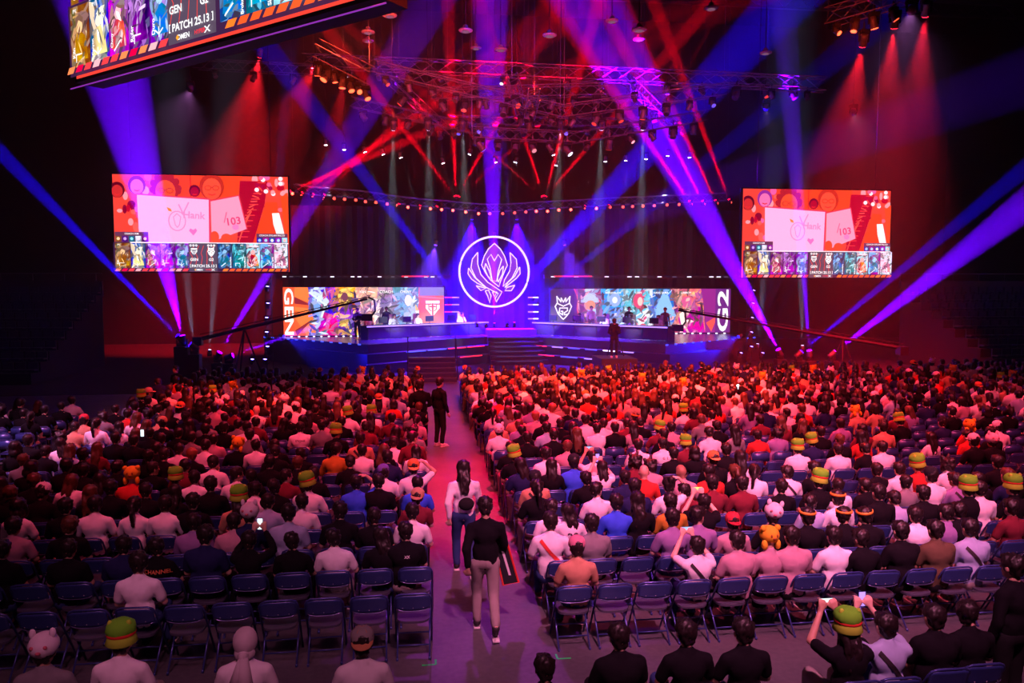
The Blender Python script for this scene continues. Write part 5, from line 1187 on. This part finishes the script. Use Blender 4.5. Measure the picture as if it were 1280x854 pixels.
# ------------------------------------------------------------------ seat grid
ZB = .8
ycr = atZ(720, 732, ZB).y + .22; XR = atZ(694, 735, ZB).x + .245; XL = atZ(543, 742, ZB).x - .245
DY, SX = .852, .50
NROW = 25
sideX = lambda: 0
SA = atZ(146, 560, 0).x            # outer edge of the left side aisle
SB = SA - 1.15
seats = {}                          # (row, block, index) -> (x, y)
for k in range(NROW):
    y = ycr + k * DY
    for j in range(70):
        x = XR + j * SX + .03 * math.sin(k * 1.7)
        if proj((x, y, 1.2))[0] < 1330: seats[k, 'R', j] = (x, y)
        x = XL - j * .515 + .03 * math.sin(k * 2.1)
        if x > SA + .25 and proj((x, y, 1.2))[0] > -40: seats[k, 'L', j] = (x, y)
        x = SB - .3 - j * .52
        if proj((x, y, 1.2))[0] > -30 and 3 < k < 17: seats[k, 'S', j] = (x, y)
PEOPLE = '''114,497,W;131,501,K/H;147,497,W/Cp;174,495,W;99,492,K;36,520,Kp;64,525,O/Cr;19,550,K*;207,527,K/Ct;226,517,N;242,519,K/Cd;264,521,N;179,543,K;195,549,K;216,540,K;235,550,G;254,531,G;274,540,K
265,547,P*;297,552,K/Y;301,537,W;309,514,Wx;318,529,M;159,550,K^*;192,570,K;212,562,W;234,572,Kr;246,562,W;316,557,W;112,579,K;91,590,K*;126,587,K;190,576,K;250,590,K/H;234,602,W;272,600,K;290,602,W;296,628,Ol/H
162,626,K;122,625,K;192,615,Kl;205,626,K;52,610,K/Cw;140,612,Kln;240,626,K;317,600,W;120,631,W;160,637,Wp;208,627,W;250,645,L;267,645,N/E;262,668,N*;284,657,P*;212,665,K;313,668,Kj^;174,707,W;164,668,N*;30,672,K*;90,672,K*;3,660,P;66,645,K
370,640,W;329,643,C;388,612,W/H;370,672,K;422,668,W;426,646,K;467,640,K*;480,668,Kl;507,667,K*;517,640,W;341,610,K;372,537,W*;400,537,G;428,525,K;436,518,W/H;466,518,W/H;456,535,M;492,540,Kl;515,550,Mj>;491,548,W
386,522,Pl;334,554,K;317,545,G;419,545,K/H;450,550,O;414,570,Yj;360,565,K;342,567,K;432,577,K;447,600,B~;475,565,Kwn;517,590,W~/Bo;521,600,B;481,600,W/Cv;471,612,K*;515,618,M/Bt;330,587,K;370,580,Kn;321,605,W;350,602,M;372,600,K;339,622,C
612,511,K;622,526,Ol;626,540,W/E;651,531,Ln;642,520,O;660,512,L;667,522,Pr;680,526,K;690,512,Wr;700,527,K;706,511,Kn;720,517,N;746,516,K;732,527,W;744,532,W;757,529,W;772,536,K*;719,537,Kl;770,521,W;781,526,M;796,517,K/O;797,537,Pl
796,552,W;824,534,M/H;825,551,W;837,533,P;837,547,K;851,547,M/H;845,565,K*;811,575,Pc;661,550,K;691,547,K;702,552,Pn;652,576,K/H;681,565,W*;667,595,O*/Cd;720,585,B*/Cd;744,570,W^;757,582,Wl^;777,590,N;745,612,W;792,610,N*;811,597,Rx;820,630,K^;854,590,Px;875,607,M;847,617,Wu~;772,634,Kl
692,636,W;689,656,W;718,645,Wl;745,661,G*;777,639,Bj;714,672,O/Cp;825,631,Y;848,656,L;864,642,L;892,686,W^;877,620,M
948,538,R;978,542,Lc;907,535,K;894,519,W;965,514,N;939,519,M;1003,561,W/H;1029,551,N/H;919,565,K*;1096,558,K;1124,563,W;1139,528,K/H;1104,525,K;1076,509,O/Y;1168,545,Wl;1216,542,R;1235,558,K/Cw;1262,558,K/E;1248,532,W/Cw;1221,535,R/Y;889,587,R;875,610,M;922,591,Kpn;955,597,Wp
998,592,W;1030,607,K/H;1029,589,K;1063,610,W;1070,633,K/O;1104,587,K;1104,607,K;1135,587,W;1142,604,G;1165,592,W/Cd;1198,594,L;1181,614,W;1221,617,K/H;1257,610,K/H;1152,624,K;1117,627,K;1247,604,K;1198,519,K
941,665,P/Br;937,685,P*;978,658,K/Ew;973,680,P/Y;1011,676,K;1016,647,K/O;1026,626,C;1066,629,W/O;1078,653,K/O;1072,685,W;1118,626,W;1152,629,Cj;1127,673,K*;1160,673,V*;1210,667,C*;1208,647,L;1180,626,K*;1274,638,M;1025,700,P*'''
PEOPLE = [t.split(',') for l in PEOPLE.split('\n') for t in l.split(';') if t]
occ = {}
PRNG = random.Random(11)
for xs, ys, code in sorted(PEOPLE, key=lambda t: -float(t[1])):
    p = atZ(float(xs), float(ys), 1.2); best = None
    for key, (x, y) in seats.items():
        if key in occ: continue
        d = ((x - p.x) ** 2 + ((y - .05 - p.y) * 1.25) ** 2)
        if best is None or d < best[0]: best = (d, key)
    if best and best[0] < 1.2: occ[best[1]] = (code, p.x, (int(float(xs)), int(float(ys))))
EMPTY_BOX = [(180, 120), ]
for key, (x, y) in seats.items():
    k, blk, j = key
    if key in occ: continue
    px, py, dep = proj((x, y, 1.2)); r = PRNG.random()
    if k <= 1: pr = 0
    elif k <= 4: pr = .5 if px < 120 or px > 1120 else .10
    elif k <= 10: pr = .45 if px < 620 else .30
    else: pr = .9
    if blk == 'S': pr = .0 if k < 9 else (.3 if k < 12 else .75)
    if blk == 'R' and 11 <= k <= 12 and r > .55: pr = 0
    if k > 10 and blk != 'S' and px > 1150: pr = .75
    if PRNG.random() < pr:
        u = PRNG.random(); dark = px < 300 or px > 1100
        s = PRNG.choice('KKKKNMGK') if u < (.75 if k < 11 else .45) else PRNG.choice('WWWWPOLRGC')
        h = PRNG.choice(['', '', '', '', '', 'l', 'w', 'p', 'ln', 'n', 'b', 'c'])
        hat = PRNG.choice(['/H', '/Cd', '/Cw', '/E', '/Bo', '/Y', '/Cw']) if PRNG.random() < .08 else ''
        occ[key] = (s + h + hat, None, None)
PRINTS = {(372, 537): ('STONE', .93, .05, 'k'), (212, 665): ('CHANNEL', .90, .055, 'o'), (507, 667): ('XX', .93, .035, 'w'), (718, 645): ('29', .84, .13, 'k'), (825, 551): ('G  E', .93, .05, 'k'), (777, 639): ('RIFT', .93, .03, 'w')}
STRAPS = {(689, 656): 'r', (892, 686): 'k', (998, 592): 'k', (1198, 594): 'k', (1210, 667): 'k', (450, 550): 'k', (667, 595): 'k', (147, 497): 'k', (745, 612): None}
PRM = {'k': mat('black_print', (.02, .015, .02)), 'o': mat('orange_print', (.75, .22, .08)), 'w': mat('white_print', (.7, .68, .7)), 'r': mat('red_strap', (.7, .04, .03))}
del PRINTS[(777, 639)]
BLK = {'R': 'seat right of aisle', 'L': 'seat left of aisle', 'S': 'seat beyond side aisle'}
GRP = {'R': 'right of the centre aisle', 'L': 'left of the centre aisle', 'S': 'beyond the left side aisle'}
inview = lambda key: -25 < proj((*seats[key], 1.0))[0] < 1305
people = sorted([k for k in occ if inview(k)], key=lambda k: proj((*seats[k], 0))[2])
near_p, far_p = people[:272], people[272:]
chairs = sorted([k for k in seats if inview(k)], key=lambda k: proj((*seats[k], 0))[2])
near_c, far_c = chairs[:290], chairs[290:]
nphone = 0
for key in near_p:
    k, blk, j = key; x, y = seats[key]; code, px, src = occ[key]; q = parse(code, PRNG)
    if px is not None: x += max(-.14, min(.14, px - x))
    lab = '%s, %s nearest row, %s %s' % (look_words(q), nth(k + 2), nth(j + 1), BLK[blk]); rz = PRNG.uniform(-.12, .12); loc = (x + PRNG.uniform(-.02, .02), y + .085 + PRNG.uniform(-.02, .02), -.02)
    if proj((x, y, 0))[2] < 12.6 or src in PRINTS or src in STRAPS: root = spawn(q, loc, rz, lab, 'audience seated ' + GRP[blk])
    else: root = spawn_merged(q, loc, rz, lab, 'audience seated ' + GRP[blk])
    if src in PRINTS: t = PRINTS[src]; back_print(root, q, t[0], t[1], t[2], PRM[t[3]])
    if src in STRAPS and STRAPS[src]: back_strap(root, q, PRM[STRAPS[src]])
    if q.phone:
        nphone += 1; M = Matrix.Translation(loc) @ Matrix.Rotation(rz, 4, 'Z') @ Matrix.Scale(q.sc, 4)
        phone(M @ V3((.01, .365, 1.285)), (0, PI / 2 * (nphone % 2), rz), 'vbwy'[nphone % 4], 'lit phone held up in the %s nearest row, %s %s' % (nth(k + 2), nth(j + 1), BLK[blk]))
for key in near_c:
    k, blk, j = key; x, y = seats[key]; oc = key in occ
    chair((x, y, 0), PRNG.uniform(-.04, .04), '%s navy folding chair, %s nearest row, %s %s' % ('occupied' if oc else 'empty', nth(k + 2), nth(j + 1), BLK[blk]), 'folding chairs ' + GRP[blk], proj((x, y, 0))[2] < 11.5)
# the mass behind: one object of people, one of chairs
def mesh_arrays(me):
    me.calc_loop_triangles(); n = len(me.vertices); v = np.empty(n * 3); me.vertices.foreach_get('co', v); t = np.empty(len(me.loop_triangles) * 3, dtype=np.int64); me.loop_triangles.foreach_get('vertices', t)
    m = np.empty(len(me.loop_triangles), dtype=np.int64); me.loop_triangles.foreach_get('material_index', m); return v.reshape(-1, 3), t.reshape(-1, 3), m
LOW = {}
def low(pose_, hair, hat):
    key = (pose_, hair, hat)
    if key not in LOW:
        k0 = ('m', pose_, hair, hat, 'low'); me = merged(k0, pose_, hair, hat, False, .22); LOW[key] = mesh_arrays(me)
    return LOW[key]
vs_, ts_, ms_, off = [], [], [], 0
ALLM = SKINS + [SHM[k] for k in SHM] + [HAIRM[k] for k in HAIRM] + TRM + [m for k in ('H', 'E', 'Y', 'O', 'S') for m in HATM[k]] + [m for k in 'dwo' for m in CAPM[k]]
IDX = {m.name: i for i, m in enumerate(ALLM)}
for key in far_p:
    x, y = seats[key]; q = parse(occ[key][0], PRNG); v, t, m = low(q.pose, q.hair, q.hat)
    a = PRNG.uniform(-.25, .25); R = np.array([[math.cos(a), -math.sin(a), 0], [math.sin(a), math.cos(a), 0], [0, 0, 1]]); v = (v * q.sc) @ R.T + np.array([x + PRNG.uniform(-.05, .05), y + .085 + PRNG.uniform(-.03, .05), -.02 + PRNG.uniform(-.04, .05)])
    g = gear_mats(q) if q.hat else []
    lut = np.array([IDX.get(mm.name, 0) for mm in [SKINS[q.skin], SHM[q.shirt], HAIRM[q.hc], TRM[q.tr]] + g + [HAIRM['k']] * (3 - len(g))])
    vs_.append(v); ts_.append(t + off); ms_.append(lut[m]); off += len(v)
def big(name, V, T, Mi, mats):
    me = bpy.data.meshes.new(name); me.vertices.add(len(V)); me.vertices.foreach_set('co', V.ravel()); me.loops.add(len(T) * 3); me.loops.foreach_set('vertex_index', T.ravel().astype(np.int32))
    me.polygons.add(len(T)); me.polygons.foreach_set('loop_start', np.arange(0, len(T) * 3, 3, dtype=np.int32)); [me.materials.append(m) for m in mats]
    me.polygons.foreach_set('material_index', Mi.astype(np.int32)); me.update(calc_edges=True); me.polygons.foreach_set('use_smooth', [True] * len(T)); return link(name, me)
tag(big('distant_crowd', np.vstack(vs_), np.vstack(ts_), np.concatenate(ms_), ALLM), 'dense red-lit crowd filling the far rows up to the stage', 'crowd', kind='stuff')
cv, ct, cm = mesh_arrays(CH1)
cb = MB(); cb.tube([(-.2, -.17, .0), (-.21, -.2, .72), (-.14, -.23, .79), (.14, -.23, .79), (.21, -.2, .72), (.2, -.17, .0)], .014, 4); cb.box((-.19, -.2, .44), (.19, .18, .46)); cb.box((-.2, -.235, .58), (.2, -.225, .77), 1)
cv, ct, cm = mesh_arrays(cb.mesh('low_chair', [M_NAVYTUBE, M_NAVY]))
P = np.array([[*seats[k], 0] for k in far_c]); n = len(cv)
tag(big('distant_chairs', (cv[None] + P[:, None]).reshape(-1, 3), (ct[None] + (np.arange(len(P)) * n)[:, None, None]).reshape(-1, 3), np.tile(cm, len(P)), [M_NAVYTUBE, M_NAVY]), 'rows of folding chairs under the far crowd', 'chairs', kind='stuff')

# ------------------------------------------------------------------ the row at the very front of the picture
FG = [(52, 818, 'G/Ew', 'person in grey top and white plush hat, bottom left corner'), (150, 806, 'W/H', 'person in white t-shirt and green plush hat, second from left at the bottom edge'),
      (305, 808, 'W/S', 'person with pale headscarf and white top at the bottom edge'), (452, 808, 'W/Bg', 'person in white shirt and backward mesh cap at the bottom edge'),
      (682, 840, 'K', 'black-haired head beside the aisle at the bottom edge'), (775, 800, 'K*', 'broad person in black t-shirt, bottom edge right of the aisle'),
      (860, 795, 'K*', 'black-shirted person second right of the aisle at the bottom edge'), (932, 793, 'K*', 'black-shirted person third right of the aisle at the bottom edge'),
      (1063, 790, 'Kl^/H', 'person filming in green bucket hat, bottom right'), (1111, 786, 'C^', 'person filming in pale blue shirt with bag strap, bottom right'),
      (1172, 775, 'K*', 'dark-shirted person between the pale blue shirt and the right corner'), (1215, 770, 'K>', 'dark person turned right near the bottom right corner')]
for x, y, code, lab in FG:
    q = parse(code, PRNG); q.sc = 1.0 if y < 830 else .93; p = atZ(x, y, POSES[q.pose]['head'][2] * q.sc - .02); loc = (p.x, p.y + .10, -.02)
    if x in (860, 932): q.pose = 'rest' 
    root = spawn(q, loc, PRNG.uniform(-.06, .06), lab, 'audience in the bottom row')
    chair((p.x, p.y + .02, 0), 0, 'navy folding chair under the ' + ' '.join(lab.replace(',', '').split()[:10]), 'folding chairs in the bottom row', True)
    if x == 1111: back_strap(root, q, PRM['k'])
    if q.phone: phone(V3(loc) + V3((.01, .365, 1.285)), (0, 0 if x == 1111 else PI / 2, 0), 'v' if x == 1111 else 'w', 'lit phone of the person in %s, bottom right' % ('pale blue' if x == 1111 else 'the green bucket hat'))

# standing and walking people
def stand(x, yfoot, code, pose_, rz, lab, sc=1, tr=1, z=0, dep=None, grp=None):
    q = parse(code, PRNG); q.pose = pose_; q.sc = sc; q.tr = tr; p = atZ(x, yfoot, z) if dep is None else atD(x, yfoot, dep)
    return spawn(q, (p.x, p.y, z if dep is None else p.z), rz, lab, grp or 'people on their feet'), q, p
stand(526, 563, 'Kj*', 'clasp', .15, 'staff member in black on the left of the aisle, back turned', 1.09)
stand(550, 558, 'Kj*', 'stand', -.9, 'staff member in black standing in the aisle facing right', 1.09)
w, q, p = stand(580, 716, 'Wlj', 'walk', .05, 'long-haired woman in a white jacket and jeans walking up the aisle', 1.0, 0)
mb = MB(); mb.ball((0.03, -.17, 1.12), (.12, .06, .10)); tag(build(mb, 'shoulder_bag', C('black_bag', (.015, .015, .018)), None, True, loc=w.location), 'black bag on the back of the woman walking up the aisle', 'bag')
w, q, p = stand(607, 790, 'Kj', 'walk', 0, 'man in a dark sweater and grey trousers walking up the aisle', 1.0, 2)
mb = MB(); q4 = [(.10, 1.18), (.27, 1.18), (.44, .58), (.24, .55)]; v = [(x, .12 + t, z) for t in (0, .04) for x, z in q4]
mb.add(v, [(0, 1, 2, 3), (7, 6, 5, 4)] + [(k, 4 + k, 4 + (k + 1) % 4, (k + 1) % 4) for k in range(4)]); o = build(mb, 'banner_bag', C('black_banner', (.02, .02, .025)), None, loc=w.location); tag(o, 'tall flat black bag with a red rim, carried up the aisle', 'bag')
mb = MB(); P4 = [(x, .12, z) for x, z in q4]; mb.tube(P4 + [P4[0]], .014, 5); mb.tube([P4[0], (.22, .1, 1.30), P4[1]], .008, 5); build(mb, 'red_rim', PRM['r'], o)
mb = MB(); mb.add([(.19, .112, 1.1), (.22, .112, 1.1), (.34, .112, .68), (.31, .112, .68)], [(0, 1, 2, 3)]); build(mb, 'pale_print', PRM['w'], o)
stand(204, 541, 'N', 'bend', .5, 'staff member in navy bending over at the left side aisle', 1.05)
stand(222, 520, 'K', 'stand', 2.6, 'dark figure standing behind the bending staff member on the left', .98)
a = stand(1258, 905, 'Kj*', 'stand', .3, 'large dark figure standing at the right edge', 1.0)
# people on and in front of the stage
stand(447, 424, 'Nj', 'clasp', PI - .4, 'presenter in a dark blue suit standing on the left stage wing', 1, 1, ZS, grp='people on the stage')
def gaming_chair(p, rz, lab, grp):
    root = empty('gaming_chair', p, lab, 'chair', grp, rz); m = C('pale_leather', (.5, .5, .55))
    mb = MB(); mb.box((-.24, -.24, .42), (.24, .24, .52)); build(mb, 'seat', m, root)
    mb = MB(); mb.prism([(-.25, -.3), (.25, -.3), (.27, -.2), (-.27, -.2)], .5, .95); mb.prism([(-.2, -.3), (.2, -.3), (.22, -.22), (-.22, -.22)], .95, 1.32); build(mb, 'backrest', m, root)
    mb = MB(); mb.tube([(0, 0, .05), (0, 0, .42)], .03, 8); [mb.tube([(0, 0, .08), (.3 * math.cos(k * 1.257), .3 * math.sin(k * 1.257), .04)], .02, 5) for k in range(5)]; build(mb, 'base', M_BLACK, root)
    for s in (-1, 1): mb = MB(); mb.box((s * .28 - .03, -.1, .64), (s * .28 + .03, .15, .67)); mb.box((s * .28 - .015, 0, .48), (s * .28 + .015, .04, .64)); build(mb, 'armrest', M_BLACK, root)
for (a, e, n), team, code in ((DL, 'left', 'K'), (DR, 'right', 'W')):
    for i in range(5):
        p = lerp(a, e, (i + .45) / 5.1) + n * 1.15; rz = PI + math.atan2(-n.x, n.y); q = parse('Wj' if i % 2 == 0 else 'Gj', PRNG); q.pose = 'rest'; q.sc = 1
        spawn(q, (p.x, p.y, ZS), rz, 'player seated behind the %s desk, %s from its left end' % (team, nth(i + 1)), 'players behind the %s desk' % team)
        gaming_chair((p.x, p.y - .0, ZS), rz, 'pale high-backed chair behind the %s desk, %s from its left end' % (team, nth(i + 1)), 'gaming chairs of the %s desk' % team)
for x, D, t, code, lab in ((498, DL, .27, 'Nj', 'coach standing behind the left desk, nearer its left end'), (532, DL, .5, 'Gj', 'coach standing behind the left desk, near its middle'), (720, DR, .33, 'Wj', 'person in white standing behind the right desk, nearer its left end'),
                           (769, DR, .62, 'Kj', 'person in dark top standing behind the middle of the right desk'), (813, DR, .88, 'Gj', 'person standing behind the right end of the right desk')):
    p = lerp(D[0], D[1], t) + D[2] * 1.9; q = parse(code, PRNG); q.pose = 'stand'; q.sc = 1; spawn(q, (p.x, p.y, ZS), PI, lab, 'people on the stage')
# camera operator on a riser in front of the right desk
p = atD(768, 402, 34); z = p.z - 1.61
mb = MB(); mb.box((p.x - .7, p.y - .6, 0), (p.x + .9, p.y + 1.3, z)); tag(build(mb, 'camera_riser', M_CASE), 'black camera riser among the front rows', 'riser')
q = parse('Kj', PRNG); q.pose = 'clasp'; q.sc = 1; q.tr = 1; spawn(q, (p.x, p.y, z), -.2, 'camera operator silhouetted in front of the right desk', 'people on their feet')
root = empty('broadcast_camera', (p.x + .15, p.y + .55, z), 'broadcast camera on a tripod before the right desk', 'camera')
mb = MB(); mb.box((-.12, -.25, 1.25), (.12, .25, 1.5)); build(mb, 'camera_body', M_BLACK, root)
mb = MB(); mb.lathe([(.06, 0), (.1, .3), (.1, .34)], 10, M=Matrix.Translation((0, .25, 1.38)) @ Matrix.Rotation(-PI / 2, 4, 'X')); build(mb, 'camera_lens', M_BLACK, root)
for k in range(3): mb = MB(); mb.tube([(0, 0, 1.25), (.45 * math.cos(k * 2.1), .45 * math.sin(k * 2.1), .02)], .03, 6); build(mb, 'leg', M_DARKMETAL, root)
# a phone torch shining out of the crowd
p = atD(922, 484, 25.5); o = phone(p, (0, 0, 0), 'w', 'phone torch shining white from the crowd, right of centre')
mb = MB(); mb.ball((0, -.02, .05), (.035, .015, .035)); build(mb, 'torch_light', M_em('torch_white', (1, 1, 1), 30), o)
# green tape corners on the floor
E_TAPE = mat('green_gaffer_tape', (.02, .75, .12), .5)
for x, y, s, lab in ((545, 831, -1, 'small green tape corner at the front left of the aisle'), (697, 824, 1, 'small green tape corner at the front right of the aisle')):
    p = atZ(x, y, 0); mb = MB(); mb.box((min(0, s * .16), -.012, .001), (max(0, s * .16), .012, .003)); mb.box((-.012, 0, .001), (.012, .12, .003)); tag(build(mb, 'floor_tape', E_TAPE, loc=(p.x, p.y, 0)), lab, 'tape')
